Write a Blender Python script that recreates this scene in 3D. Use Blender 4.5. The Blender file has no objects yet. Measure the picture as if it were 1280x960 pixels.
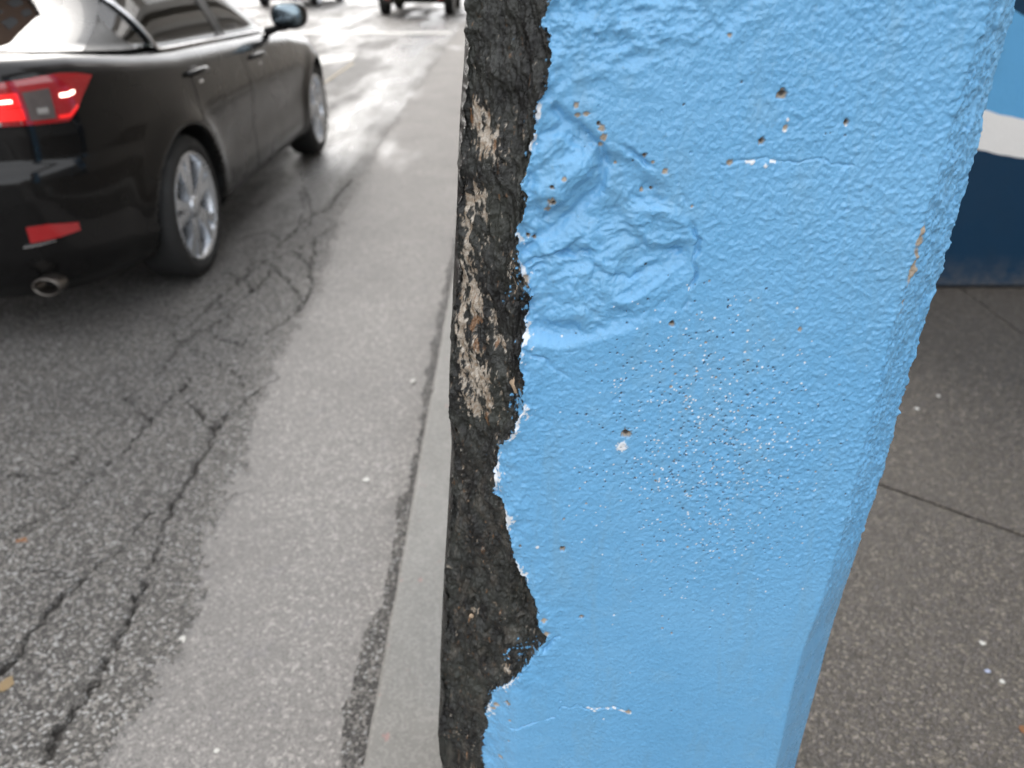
import bpy, math, random
import numpy as np
from mathutils import Vector
R = math.radians
rnd = random.Random(7)
sc = bpy.context.scene
C = sc.collection

# ------------------------------------------------------------------ camera
CAM_H = 1.40
PITCH = math.atan(0.54)
cam_d = bpy.data.cameras.new('camera')
cam = bpy.data.objects.new('camera', cam_d); C.objects.link(cam)
cam.location = (0, 0, CAM_H)
cam.rotation_euler = (R(90) - PITCH, 0, 0)
cam_d.sensor_width = 36; cam_d.lens = 28.125
cam_d.clip_start = 0.02; cam_d.clip_end = 3000
cam_d.dof.use_dof = True
cam_d.dof.focus_distance = 0.70
cam_d.dof.aperture_fstop = 5.6
sc.camera = cam

# ------------------------------------------------------------------ sky, sun, exposure
SUN_EL, SUN_AZ = R(34), R(325)          # azimuth clockwise from +Y : low over the street, ahead and left
w = bpy.data.worlds.new('World'); sc.world = w; w.use_nodes = True
nt = w.node_tree; nt.nodes.clear()
wo = nt.nodes.new('ShaderNodeOutputWorld'); bg = nt.nodes.new('ShaderNodeBackground')
sky = nt.nodes.new('ShaderNodeTexSky'); sky.sky_type = 'NISHITA'; sky.sun_disc = False
sky.sun_elevation = SUN_EL; sky.sun_rotation = SUN_AZ
sky.dust_density = 6.0; sky.air_density = 1.2; sky.ozone_density = 1.0
hs = nt.nodes.new('ShaderNodeHueSaturation'); hs.inputs['Saturation'].default_value = 0.30   # cloud cover
nt.links.new(sky.outputs[0], hs.inputs['Color']); 
mxs = nt.nodes.new('ShaderNodeMix'); mxs.data_type = 'RGBA'; mxs.inputs[0].default_value = 0.65                              # even overcast layer
mxs.inputs[7].default_value = (6.0, 6.1, 6.3, 1); nt.links.new(hs.outputs[0], mxs.inputs[6]); nt.links.new(mxs.outputs[2], bg.inputs['Color'])
bg.inputs['Strength'].default_value = 0.15
nt.links.new(bg.outputs[0], wo.inputs[0])
sl = bpy.data.lights.new('sun', 'SUN'); sl.energy = 0.5; sl.angle = R(45); sl.color = (1.0, 0.955, 0.90)
so = bpy.data.objects.new('sun', sl); C.objects.link(so)
sdir = Vector((math.sin(SUN_AZ) * math.cos(SUN_EL), math.cos(SUN_AZ) * math.cos(SUN_EL), math.sin(SUN_EL)))
so.rotation_euler = sdir.to_track_quat('Z', 'Y').to_euler()
so.location = sdir * 30
sc.view_settings.view_transform = 'Standard'; sc.view_settings.look = 'None'
sc.view_settings.gamma = 1.0; sc.view_settings.exposure = 1.65
sc.view_settings.use_curve_mapping = False
sc.render.engine = 'CYCLES'
sc.cycles.use_denoising = True
sc.cycles.use_adaptive_sampling = True; sc.cycles.adaptive_threshold = 0.02
sc.cycles.max_bounces = 5; sc.cycles.diffuse_bounces = 2; sc.cycles.glossy_bounces = 3
sc.cycles.caustics_reflective = False; sc.cycles.caustics_refractive = False

# ------------------------------------------------------------------ measuring helpers (photo pixel -> point on a real plane)
FPX = 1000.0
cp, sp_ = math.cos(PITCH), math.sin(PITCH)
def ray(u, v):
    t = (v - 480.0) / FPX
    return (u - 640.0) / FPX, cp - t * sp_, -sp_ - t * cp
def on_ground(u, v, z=0.0):
    x, y, q = ray(u, v); s = (z - CAM_H) / q
    return x * s, y * s
def on_wall(u, v, Y):
    x, y, q = ray(u, v); s = Y / y
    return x * s, CAM_H + q * s

# ------------------------------------------------------------------ numpy noise
def _h(ix, iy, seed):
    n = (ix.astype(np.int64) * 374761393 + iy.astype(np.int64) * 668265263 + seed * 974634777) & 0xffffffff
    n = ((n ^ (n >> 13)) * 1274126177) & 0xffffffff
    n = ((n ^ (n >> 16)) * 2246822519) & 0xffffffff
    return ((n ^ (n >> 15)) & 0xffffff) / float(0xffffff) * 2 - 1
def vn(x, y, seed=0):
    x0 = np.floor(x); y0 = np.floor(y); fx = x - x0; fy = y - y0
    fx = fx * fx * fx * (fx * (fx * 6 - 15) + 10); fy = fy * fy * fy * (fy * (fy * 6 - 15) + 10)
    a = _h(x0, y0, seed); b = _h(x0 + 1, y0, seed); c = _h(x0, y0 + 1, seed); d = _h(x0 + 1, y0 + 1, seed)
    return (a * (1 - fx) + b * fx) * (1 - fy) + (c * (1 - fx) + d * fx) * fy
def fbm(x, y, o=4, seed=0, g=0.5, lac=2.03):
    r = 0; a = 1; s = 0
    for i in range(o):
        cc, ss = math.cos(i * 1.1 + .4), math.sin(i * 1.1 + .4)
        r = r + a * vn((x * cc - y * ss), (x * ss + y * cc), seed + i * 17); s += a
        a *= g; x = x * lac; y = y * lac
    return r / s
def ridged(x, y, o=4, seed=0):
    r = 0; a = 1; s = 0
    for i in range(o):
        cc, ss = math.cos(i * 1.3 + .2), math.sin(i * 1.3 + .2)
        r = r + a * (1 - 2 * np.abs(vn(x * cc - y * ss, x * ss + y * cc, seed + i * 31))); s += a
        a *= .5; x = x * 2.07; y = y * 2.07
    return r / s
def sstep(a, b, x):
    t = np.clip((x - a) / (b - a), 0, 1); return t * t * (3 - 2 * t)
def dist_poly(x, y, pts, pad=0.1):
    d = np.full(x.shape, 9.0)
    for (ax, ay), (bx, by) in zip(pts[:-1], pts[1:]):
        m = (x > min(ax, bx) - pad) & (x < max(ax, bx) + pad) & (y > min(ay, by) - pad) & (y < max(ay, by) + pad)
        if not m.any(): continue
        px, py = x[m], y[m]; L = (bx - ax) ** 2 + (by - ay) ** 2 + 1e-12
        t = np.clip(((px - ax) * (bx - ax) + (py - ay) * (by - ay)) / L, 0, 1)
        d[m] = np.minimum(d[m], np.hypot(px - ax - t * (bx - ax), py - ay - t * (by - ay)))
    return d
def inside_poly(x, y, pts):
    r = np.zeros(x.shape, bool)
    for (ax, ay), (bx, by) in zip(pts, pts[1:] + pts[:1]):
        c = (ay > y) != (by > y)
        r ^= c & (x < (bx - ax) * (y - ay) / ((by - ay) if by != ay else 1e-9) + ax)
    return r

# ------------------------------------------------------------------ mesh helpers
def mesh_np(name, V, F, mat, parent=None, smooth=True, attrs=None):
    me = bpy.data.meshes.new(name)
    V = np.asarray(V, dtype=np.float32); F = np.asarray(F, dtype=np.int32)
    k = F.shape[1]
    me.vertices.add(len(V)); me.vertices.foreach_set('co', V.ravel())
    me.loops.add(F.size); me.loops.foreach_set('vertex_index', F.ravel())
    me.polygons.add(len(F)); me.polygons.foreach_set('loop_start', np.arange(0, F.size, k, dtype=np.int32))
    me.update(calc_edges=True); me.validate()
    me.polygons.foreach_set('use_smooth', np.full(len(me.polygons), smooth))
    for an, arr in (attrs or {}).items():
        a = me.color_attributes.new(an, 'FLOAT_COLOR', 'POINT')
        col = np.ones((len(V), 4), np.float32); col[:, :3] = arr
        a.data.foreach_set('color', col.ravel())
    me.materials.append(mat)
    o = bpy.data.objects.new(name, me); C.objects.link(o)
    if parent: o.parent = parent
    return o
def obj(name, V, F, mat, parent=None, smooth=False):
    me = bpy.data.meshes.new(name); me.from_pydata([tuple(map(float, v)) for v in V], [], [tuple(map(int, f)) for f in F]); me.update()
    if smooth:
        me.polygons.foreach_set('use_smooth', [True] * len(me.polygons))
    me.materials.append(mat)
    o = bpy.data.objects.new(name, me); C.objects.link(o)
    if parent: o.parent = parent
    return o
def grid_faces(nr, nc, wrap=False):
    i = np.arange(nr - 1)[:, None]; j = np.arange(nc if wrap else nc - 1)[None, :]
    j2 = (j + 1) % nc
    return np.stack([i * nc + j, i * nc + j2, (i + 1) * nc + j2, (i + 1) * nc + j], -1).reshape(-1, 4)
def sub(V, F, keep, attrs=None):
    F = F[keep]; used = np.unique(F); mp = np.full(len(V), -1); mp[used] = np.arange(len(used))
    return V[used], mp[F], ({k: a[used] for k, a in attrs.items()} if attrs else None)
def box(x0, x1, y0, y1, z0, z1, bev=0.0):
    if bev <= 0:
        V = [(x, y, z) for z in (z0, z1) for y in (y0, y1) for x in (x0, x1)]
        F = [(0, 2, 3, 1), (4, 5, 7, 6), (0, 1, 5, 4), (2, 6, 7, 3), (0, 4, 6, 2), (1, 3, 7, 5)]
        return V, F
    import bmesh
    bm = bmesh.new(); bmesh.ops.create_cube(bm, size=1)
    for v in bm.verts:
        v.co = ((x0 + x1) / 2 + v.co.x * (x1 - x0), (y0 + y1) / 2 + v.co.y * (y1 - y0), (z0 + z1) / 2 + v.co.z * (z1 - z0))
    bmesh.ops.bevel(bm, geom=bm.edges[:], offset=bev, segments=3, affect='EDGES', profile=.5)
    bm.verts.index_update()
    V = [tuple(v.co) for v in bm.verts]; F = [tuple(v.index for v in f.verts) for f in bm.faces]; bm.free()
    return V, F
def lathe(prof, n=48, axis='x'):
    V = []; m = len(prof)
    for i in range(n):
        a = 2 * math.pi * i / n
        for (h, r) in prof:
            p = (h, r * math.cos(a), r * math.sin(a))
            V.append(p if axis == 'x' else ((p[1], p[0], p[2]) if axis == 'y' else (p[1], p[2], p[0])))
    F = []
    for i in range(n):
        for j in range(m - 1):
            F.append((i * m + j, ((i + 1) % n) * m + j, ((i + 1) % n) * m + j + 1, i * m + j + 1))
    return V, F
def tube(pts, r, n=8, closed=False):
    pts = [Vector(p) for p in pts]; V = []; F = []; m = len(pts)
    for i, p in enumerate(pts):
        d = (pts[(i + 1) % m] - pts[i - 1]) if closed else (pts[min(i + 1, m - 1)] - pts[max(i - 1, 0)])
        d.normalize(); up = Vector((0, 0, 1)) if abs(d.z) < .9 else Vector((1, 0, 0))
        a = d.cross(up).normalized(); b = a.cross(d)
        rr = r[i] if isinstance(r, (list, tuple)) else r
        for k in range(n):
            q = 2 * math.pi * k / n; V.append(p + a * math.cos(q) * rr + b * math.sin(q) * rr)
    for i in range(m if closed else m - 1):
        for k in range(n):
            F.append((i * n + k, i * n + (k + 1) % n, ((i + 1) % m) * n + (k + 1) % n, ((i + 1) % m) * n + k))
    if not closed:
        F.append(tuple(range(n))[::-1]); F.append(tuple((m - 1) * n + k for k in range(n)))
    return V, F
def ellipsoid(c, r, nu=20, nv=12, e=1.0):
    V = []; F = []
    for i in range(nv + 1):
        a = math.pi * i / nv - math.pi / 2
        for j in range(nu):
            b = 2 * math.pi * j / nu
            f = lambda q: math.copysign(abs(q) ** e, q)
            V.append((c[0] + r[0] * f(math.cos(a)) * f(math.cos(b)), c[1] + r[1] * f(math.cos(a)) * f(math.sin(b)), c[2] + r[2] * f(math.sin(a))))
    for i in range(nv):
        for j in range(nu):
            F.append((i * nu + j, i * nu + (j + 1) % nu, (i + 1) * nu + (j + 1) % nu, (i + 1) * nu + j))
    return V, F
def thing(name, label, cat, loc=(0, 0, 0), group=None, rz=0):
    o = bpy.data.objects.new(name, None); C.objects.link(o); o.location = loc; o.rotation_euler = (0, 0, rz)
    tag(o, label, cat, group); return o
def tag(o, label=None, cat=None, group=None, kind=None):
    if label: o['label'] = label
    if cat: o['category'] = cat
    if group: o['group'] = group
    if kind: o['kind'] = kind
    return o

# ------------------------------------------------------------------ materials
class N:
    def __init__(s, name):
        s.m = bpy.data.materials.new(name); s.m.use_nodes = True; s.t = s.m.node_tree
        s.b = s.t.nodes['Principled BSDF']; s._co = None
    def node(s, k, **kw):
        n = s.t.nodes.new('ShaderNode' + k)
        for a, v in kw.items(): setattr(n, a, v)
        return n
    def lk(s, a, b): s.t.links.new(a, b)
    def co(s):
        if s._co is None: s._co = s.node('TexCoord').outputs['Object']
        return s._co
    def mapped(s, scale):
        m = s.node('Mapping'); m.inputs['Scale'].default_value = scale; s.lk(s.co(), m.inputs[0]); return m.outputs[0]
    def noise(s, scale, detail=4, rough=.55, vec=None, dist=0):
        n = s.node('TexNoise'); n.inputs['Scale'].default_value = scale; n.inputs['Detail'].default_value = detail
        n.inputs['Roughness'].default_value = rough; n.inputs['Distortion'].default_value = dist
        s.lk(vec or s.co(), n.inputs['Vector']); return n.outputs[0]
    def voro(s, scale, feature='F1', vec=None, out='Distance', rand=1.0):
        s._v = getattr(s, '_v', {})
        if scale in s._v: return s._v[scale].outputs[out]
        n = s.node('TexVoronoi', feature=feature); n.inputs['Scale'].default_value = scale; n.inputs['Randomness'].default_value = rand
        s.lk(vec or s.co(), n.inputs['Vector']); s._v[scale] = n; return n.outputs[out]
    def ramp(s, fac, stops, mode='LINEAR'):
        n = s.node('ValToRGB'); e = n.color_ramp.elements; n.color_ramp.interpolation = mode
        while len(e) < len(stops): e.new(.5)
        for q, (p, c) in zip(e, stops):
            q.position = p; q.color = (c, c, c, 1) if isinstance(c, (int, float)) else (*c, 1)
        s.lk(fac, n.inputs[0]); return n.outputs[0]
    def mix(s, fac, a, b, mode='MIX'):
        n = s.node('Mix', data_type='RGBA', blend_type=mode)
        for v, i in ((fac, 0), (a, 6), (b, 7)):
            if isinstance(v, (int, float)): n.inputs[i].default_value = v if i == 0 else (v, v, v, 1)
            elif isinstance(v, tuple): n.inputs[i].default_value = (*v, 1)
            else: s.lk(v, n.inputs[i])
        return n.outputs[2]
    def math(s, op, a, b=0.0, clamp=False):
        n = s.node('Math', operation=op, use_clamp=clamp)
        for v, i in ((a, 0), (b, 1)):
            if isinstance(v, (int, float)): n.inputs[i].default_value = v
            else: s.lk(v, n.inputs[i])
        return n.outputs[0]
    def attr(s, name, ch):
        n = s.node('Attribute', attribute_name=name); q = s.node('SeparateColor'); s.lk(n.outputs['Color'], q.inputs[0]); return q.outputs[ch]
    def bump(s, h, dist, strength=1.0, normal=None):
        n = s.node('Bump'); n.inputs['Distance'].default_value = dist; n.inputs['Strength'].default_value = strength
        s.lk(h, n.inputs['Height'])
        if normal: s.lk(normal, n.inputs['Normal'])
        return n.outputs[0]
    def set(s, **kw):
        mp = dict(color='Base Color', rough='Roughness', metal='Metallic', normal='Normal', spec='Specular IOR Level', coat='Coat Weight', coat_rough='Coat Roughness',
                  emit='Emission Color', emit_s='Emission Strength', alpha='Alpha', trans='Transmission Weight')
        for k, v in kw.items():
            i = s.b.inputs[mp[k]]
            if isinstance(v, tuple): i.default_value = (*v, 1)
            elif isinstance(v, (int, float)): i.default_value = v
            else: s.lk(v, i)
        return s.m

def mat_blue():
    n = N('blue_masonry_paint')
    big = n.noise(5, 4); fine = n.noise(420, 3, .6); mid = n.noise(60, 4)
    base = n.mix(n.ramp(big, [(.35, 0.0), (.68, 1.0)]), (.140, .382, .645), (.172, .418, .675))
    base = n.mix(n.math('MULTIPLY', n.ramp(mid, [(.45, 0.0), (.8, 1.0)]), .25), base, (.126, .352, .61))
    drip = n.noise(9, 6, .65, n.mapped((2.6, 1, .55)), 1.2)
    base = n.mix(n.ramp(drip, [(.50, 0.0), (.74, .36)]), base, (.19, .335, .435))
    base = n.mix(n.ramp(n.noise(26, 5, .62), [(.58, 0.0), (.76, .30)]), base, (.26, .46, .61))
    base = n.mix(n.ramp(n.noise(130, 3, .6), [(.64, 0.0), (.72, .35)]), base, (.13, .26, .38))
    base = n.mix(n.attr('m', 0), base, (.72, .74, .76))
    tan = n.mix(n.noise(700, 2), (.26, .20, .145), (.46, .40, .32))
    base = n.mix(n.attr('m', 1), base, tan)
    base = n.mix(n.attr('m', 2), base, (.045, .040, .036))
    rg = n.ramp(n.noise(35, 4), [(.32, .15), (.68, .42)])
    b1 = n.bump(fine, .0006, .8)
    return n.set(color=base, rough=n.math('ADD', rg, n.math('MULTIPLY', n.attr('m', 1), .3)), normal=b1, spec=.5)
def mat_black():
    n = N('black_worn_paint')
    sv = n.mapped((1, 1, .45))
    a = n.noise(45, 8, .68, sv); c = n.noise(230, 6, .65, sv); g = n.noise(14, 4)
    base = n.mix(n.ramp(a, [(.42, 0.0), (.72, 1.0)]), (.006, .006, .0058), (.052, .055, .048))
    base = n.mix(n.math('MULTIPLY', n.ramp(c, [(.56, 0.0), (.72, 1.0)]), .5), base, (.085, .084, .080))
    base = n.mix(n.math('MULTIPLY', n.ramp(g, [(.5, 0.0), (.7, 1.0)]), .35), base, (.045, .050, .036))
    pale = n.mix(n.ramp(n.noise(150, 5, .7), [(.36, 0.0), (.64, 1.0)]), (.26, .19, .125), (.56, .51, .44))
    base = n.mix(n.attr('m', 0), base, pale)
    base = n.mix(n.attr('m', 1), base, n.mix(n.noise(300, 3), (.13, .055, .02), (.27, .14, .06)))
    base = n.mix(n.attr('m', 2), base, (.145, .385, .65))
    h = n.math('ADD', n.math('MULTIPLY', c, .6), n.noise(700, 3, .6))
    return n.set(color=base, rough=n.ramp(n.noise(80, 4), [(.3, .18), (.7, .46)]), normal=n.bump(h, .0012, 1.0), spec=.5)
def speckle(n, scale, cols, vec=None):
    c = n.voro(scale, out='Color', vec=vec); q = n.node('SeparateColor'); n.lk(c, q.inputs[0])
    return n.ramp(q.outputs[0], cols, 'CONSTANT'), q.outputs[1]
def mat_asphalt():
    n = N('worn_asphalt')
    sp, r2 = speckle(n, 165, [(0, (0.0439, 0.0414, 0.0393)), (.34, (0.0969, 0.0920, 0.0864)), (.60, (0.2234, 0.2102, 0.1936)), (.78, (0.3833, 0.3597, 0.3285)), (.91, (0.5760, 0.5760, 0.5610))])
    s2, _ = speckle(n, 380, [(0, (0.0461, 0.0445, 0.0425)), (.5, (0.1266, 0.1207, 0.1122)), (.85, (0.3484, 0.3294, 0.3014))])
    base = n.mix(.42, sp, s2)
    big = n.noise(1.3, 5, .6)
    s2m = n.mix(.45, sp, (0.2234, 0.2119, 0.1936))
    base = n.mix(n.ramp(big, [(.35, 0.0), (.7, .45)]), base, (0.0837, 0.0808, 0.0821))
    base = n.mix(n.math('MULTIPLY', n.attr('m', 2), n.ramp(n.noise(30, 5, .65), [(.35, .15), (.65, 1.0)])), base, s2m)
    base = n.mix(n.attr('m', 0), base, (0.0317, 0.0287, 0.0257))          # darker colour inside the cracks
    wv = n.mapped((1.0, .22, 1))
    wet = n.ramp(n.math('ADD', n.noise(1.7, 5, .6, wv), n.math('MULTIPLY', n.attr('m', 1), .34)), [(.65, 0.0), (.92, 1.0)])
    base = n.mix(n.math('MULTIPLY', wet, .35), base, (0.0559, 0.0539, 0.0531))
    rough = n.mix(wet, n.ramp(n.noise(6, 4), [(.3, .50), (.7, .68)]), .10)
    dome = n.math('SUBTRACT', 1.0, n.voro(165)); d2 = n.math('SUBTRACT', 1.0, n.voro(380))
    h = n.math('ADD', dome, n.math('MULTIPLY', d2, .4))
    st = n.math('SUBTRACT', 1.0, n.math('MULTIPLY', wet, .75))
    bn = n.node('Bump'); bn.inputs['Distance'].default_value = .006; n.lk(h, bn.inputs['Height']); n.lk(st, bn.inputs['Strength'])
    return n.set(color=base, rough=rough, normal=bn.outputs[0], spec=n.math('ADD', .2, n.math('MULTIPLY', wet, .3)))
def mat_gutter():
    n = N('gutter_concrete')
    sp, r2 = speckle(n, 140, [(0, (0.1726, 0.1630, 0.1525)), (.5, (0.2817, 0.2654, 0.2485)), (.78, (0.1312, 0.1242, 0.1172)), (.91, (0.4726, 0.4430, 0.4115))])
    s2, _ = speckle(n, 330, [(0, (0.1796, 0.1697, 0.1590)), (.68, (0.3362, 0.3164, 0.2983)), (.91, (0.0560, 0.0534, 0.0506))])
    base = n.mix(.5, sp, s2)
    base = n.mix(n.ramp(n.noise(2.2, 6, .62), [(.38, 0.0), (.72, .5)]), base, (0.1338, 0.1267, 0.1198))
    base = n.mix(n.ramp(n.noise(11, 5, .6), [(.60, 0.0), (.78, .35)]), base, (0.1004, 0.0944, 0.1193))
    base = n.mix(n.math('MULTIPLY', n.attr('m', 2), n.ramp(n.noise(30, 5, .65), [(.35, .1), (.65, .9)])), base, n.mix(.45, s2, (0.0737, 0.0712, 0.0681)))
    wv = n.mapped((1.0, .3, 1))
    wet = n.ramp(n.math('ADD', n.noise(1.3, 4, .55, wv), n.math('MULTIPLY', n.attr('m', 1), .16)), [(.66, 0.0), (.80, 1.0)])
    base = n.mix(n.math('MULTIPLY', wet, .35), base, (0.1204, 0.1151, 0.1110))
    h = n.math('ADD', n.math('SUBTRACT', 1.0, n.voro(140)), n.noise(300, 3))
    return n.set(color=base, rough=n.mix(wet, .78, .2), normal=n.bump(h, .0016, .8))
def mat_conc(name, c1, c2, scale=3.0, red=False):
    n = N(name)
    base = n.mix(n.ramp(n.noise(scale, 7, .65), [(.35, 0.0), (.7, 1.0)]), c1, c2)
    base = n.mix(n.ramp(n.noise(180, 4, .6), [(.60, 0.0), (.75, .35)]), base, tuple(q * .45 for q in c1))
    base = n.mix(n.ramp(n.noise(26, 4, .6), [(.62, 0.0), (.74, .5)]), base, tuple(q * .55 for q in c1))
    base = n.mix(n.ramp(n.noise(9, 6, .7), [(.50, 0.0), (.68, .4)]), base, tuple(q * .68 for q in c1))
    if red:
        q, _ = speckle(n, 190, [(0, tuple(v * .8 for v in c1)), (.6, c2), (.9, tuple(v * .5 for v in c1))]); base = n.mix(.35, base, q)
    if red: base = n.mix(n.ramp(n.noise(38, 3, .5, n.mapped((1, .6, 1))), [(.71, 0.0), (.76, .35)]), base, (.42, .14, .13))
    h = n.math('ADD', n.noise(220, 4, .6), n.math('MULTIPLY', n.noise(40, 4), .8))
    return n.set(color=base, rough=.75, normal=n.bump(h, .0014, .8))
def mat_sidewalk():
    n = N('exposed_aggregate')
    sp, _ = speckle(n, 165, [(0, (0.0431, 0.0363, 0.0284)), (.35, (0.0658, 0.0562, 0.0450)), (.62, (0.0950, 0.0801, 0.0627)), (.80, (0.1394, 0.1188, 0.0910)), (.92, (0.2660, 0.2312, 0.1831))])
    s2, _ = speckle(n, 380, [(0, (0.0457, 0.0388, 0.0307)), (.5, (0.0812, 0.0699, 0.0568)), (.86, (0.2026, 0.1788, 0.1901))])
    base = n.mix(.45, sp, s2)
    base = n.mix(n.ramp(n.noise(1.6, 5, .6), [(.4, 0.0), (.7, .35)]), base, (0.1038, 0.0898, 0.0731))
    h = n.math('ADD', n.math('SUBTRACT', 1.0, n.voro(165)), n.math('MULTIPLY', n.math('SUBTRACT', 1.0, n.voro(380)), .45))
    return n.set(color=base, rough=n.ramp(n.noise(40, 3), [(.3, .48), (.7, .7)]), normal=n.bump(h, .003, .8))
def mat_plain(name, col, rough=.5, metal=0.0, spec=.5, coat=0.0, var=.12, bump=0.0, bscale=90, emit=None, es=0.0):
    n = N(name)
    c = n.mix(n.ramp(n.noise(6, 5, .6), [(.3, 0.0), (.75, 1.0)]), tuple(q * (1 - var) for q in col), tuple(min(1, q * (1 + var)) for q in col))
    kw = dict(color=c, rough=n.ramp(n.noise(9, 4), [(.3, max(.01, rough * .85)), (.7, min(1, rough * 1.15))]), metal=metal, spec=spec, coat=coat, coat_rough=.03)
    if bump: kw['normal'] = n.bump(n.noise(bscale, 5, .6), bump)
    if emit: kw['emit'] = emit; kw['emit_s'] = es
    return n.set(**kw)
def mat_wall(name, col):
    n = N(name)
    c = n.mix(n.ramp(n.noise(2.5, 5, .6), [(.35, 0.0), (.7, 1.0)]), col, tuple(q * .9 + .004 for q in col))
    c = n.mix(n.ramp(n.noise(7, 6, .7, n.mapped((1.6, 1, .4))), [(.55, 0.0), (.78, .35)]), c, tuple(q * .6 + .015 for q in col))
    c = n.mix(n.ramp(n.noise(60, 3, .6), [(.70, 0.0), (.76, .5)]), c, tuple(q * .5 + .06 for q in col))
    zc = n.node('SeparateXYZ'); n.lk(n.co(), zc.inputs[0])
    spl = n.math('MULTIPLY', n.ramp(zc.outputs[2], [(.0, 1.0), (.16, 0.0)]), n.ramp(n.noise(18, 5, .65), [(.35, 0.0), (.7, .7)]))
    c = n.mix(spl, c, (.16, .145, .125))
    return n.set(color=c, rough=n.ramp(n.noise(12, 4), [(.3, .45), (.7, .65)]), normal=n.bump(n.noise(70, 5, .6), .0022), spec=.22)
def mat_glass(name, tint, refl=1.0):
    n = N(name); t = n.t
    tr = n.node('BsdfTransparent'); tr.inputs[0].default_value = (*tint, 1)
    gl = n.node('BsdfGlossy'); gl.inputs['Roughness'].default_value = .02
    fr = n.node('Fresnel'); fr.inputs[0].default_value = 1.5
    mx = n.node('MixShader'); n.lk(fr.outputs[0], mx.inputs[0]); n.lk(tr.outputs[0], mx.inputs[1]); n.lk(gl.outputs[0], mx.inputs[2])
    n.lk(mx.outputs[0], t.nodes['Material Output'].inputs[0]); return n.m

M_BLUE, M_BLACK = mat_blue(), mat_black()
M_ASPH, M_GUT, M_SIDE = mat_asphalt(), mat_gutter(), mat_sidewalk()
M_KERB = mat_conc('kerb_concrete', (.185, .178, .163), (.25, .241, .223), 4, red=True)
M_EARTH = mat_plain('earth', (.10, .09, .08), .9)
M_FACADE = mat_conc('facade_render', (.30, .28, .25), (.36, .335, .30), 1)
M_SOFFIT = mat_conc('soffit_concrete', (.40, .39, .37), (.48, .47, .45), 1)
M_BRICK = mat_conc('facade_brick', (.22, .13, .09), (.28, .18, .12), 2)
M_WGLASS = mat_plain('window_glass', (.03, .035, .04), .06, coat=.5)
M_NAVY = mat_wall('navy_wall_paint', (.007, .036, .078))
M_SKYB = mat_wall('light_blue_wall_paint', (.125, .39, .68))
M_WHITEW = mat_wall('white_wall_paint', (.84, .81, .77))
M_MARK = mat_conc('road_paint', (.52, .51, .48), (.66, .65, .62), 6)
M_YMARK = mat_conc('yellow_road_paint', (.40, .34, .24), (.48, .42, .30), 6)

# ================================================================== SETTING: road, gutter, kerb, sidewalk
KERB_X, KERB_H = -0.268, 0.12
ys = np.concatenate([[-60, -20, -6, -1.0, 0.2], np.arange(.62, 4.2, .0085), np.arange(4.2, 8, .017), np.arange(8, 20, .06), [22, 26, 34, 50, 90, 200, 500, 1200]])
xs = np.concatenate([[-13.0, -9, -6.5, -5.2], np.arange(-4.3, -2.2, .03), np.arange(-2.2, -1.25, .0105), np.arange(-1.25, KERB_X - .02, .0065), [KERB_X - .012, KERB_X + .02]])
X, Y = np.meshgrid(xs, ys)
def gpoly(L, z=0.0): return [on_ground(u, v, z) for u, v in L]
def jag(pts, amp, seed, sub_=6):
    r = random.Random(seed); out = []
    for (a, b), (c, d) in zip(pts[:-1], pts[1:]):
        for k in range(sub_):
            t = k / sub_; out.append((a + (c - a) * t + r.uniform(-amp, amp), b + (d - b) * t + r.uniform(-amp, amp)))
    out.append(pts[-1]); return out
GL = gpoly([(139, 947), (174, 883), (194, 837), (213, 818), (226, 786), (239, 753), (258, 702), (278, 650), (297, 598), (317, 534), (336, 482), (362, 430), (388, 385), (400, 353), (420, 290), (445, 235), (460, 215), (475, 180), (495, 152), (520, 112), (540, 85)])
GL = sorted([(y, x) for x, y in GL])
gy = np.array([-60, .3] + [p[0] for p in GL] + [40, 1200]); gx = np.array([-.80, -.80] + [p[1] for p in GL] + [-1.15, -1.15])
gut_l = np.interp(Y, gy, gx)
edge_n = fbm(X * 9, Y * 5, 4, 3) * .042 + fbm(X * 70, Y * 60, 3, 5) * .062
KR = [(423, 960), (426, 883), (446, 837), (465, 779), (478, 740), (491, 689), (497, 631), (510, 598), (523, 534), (533, 469), (543, 405), (552, 372)]
gr = sorted([(on_ground(u, v)[1], on_ground(u, v)[0]) for u, v in KR])
gut_r = np.interp(Y, [p[0] for p in gr], [p[1] for p in gr]) 
gut_r = np.where(Y > gr[-1][0], KERB_X - .055, gut_r) + fbm(X * 30, Y * 16, 3, 9) * .022
is_g = (X > gut_l + edge_n) & (X < gut_r)
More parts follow.
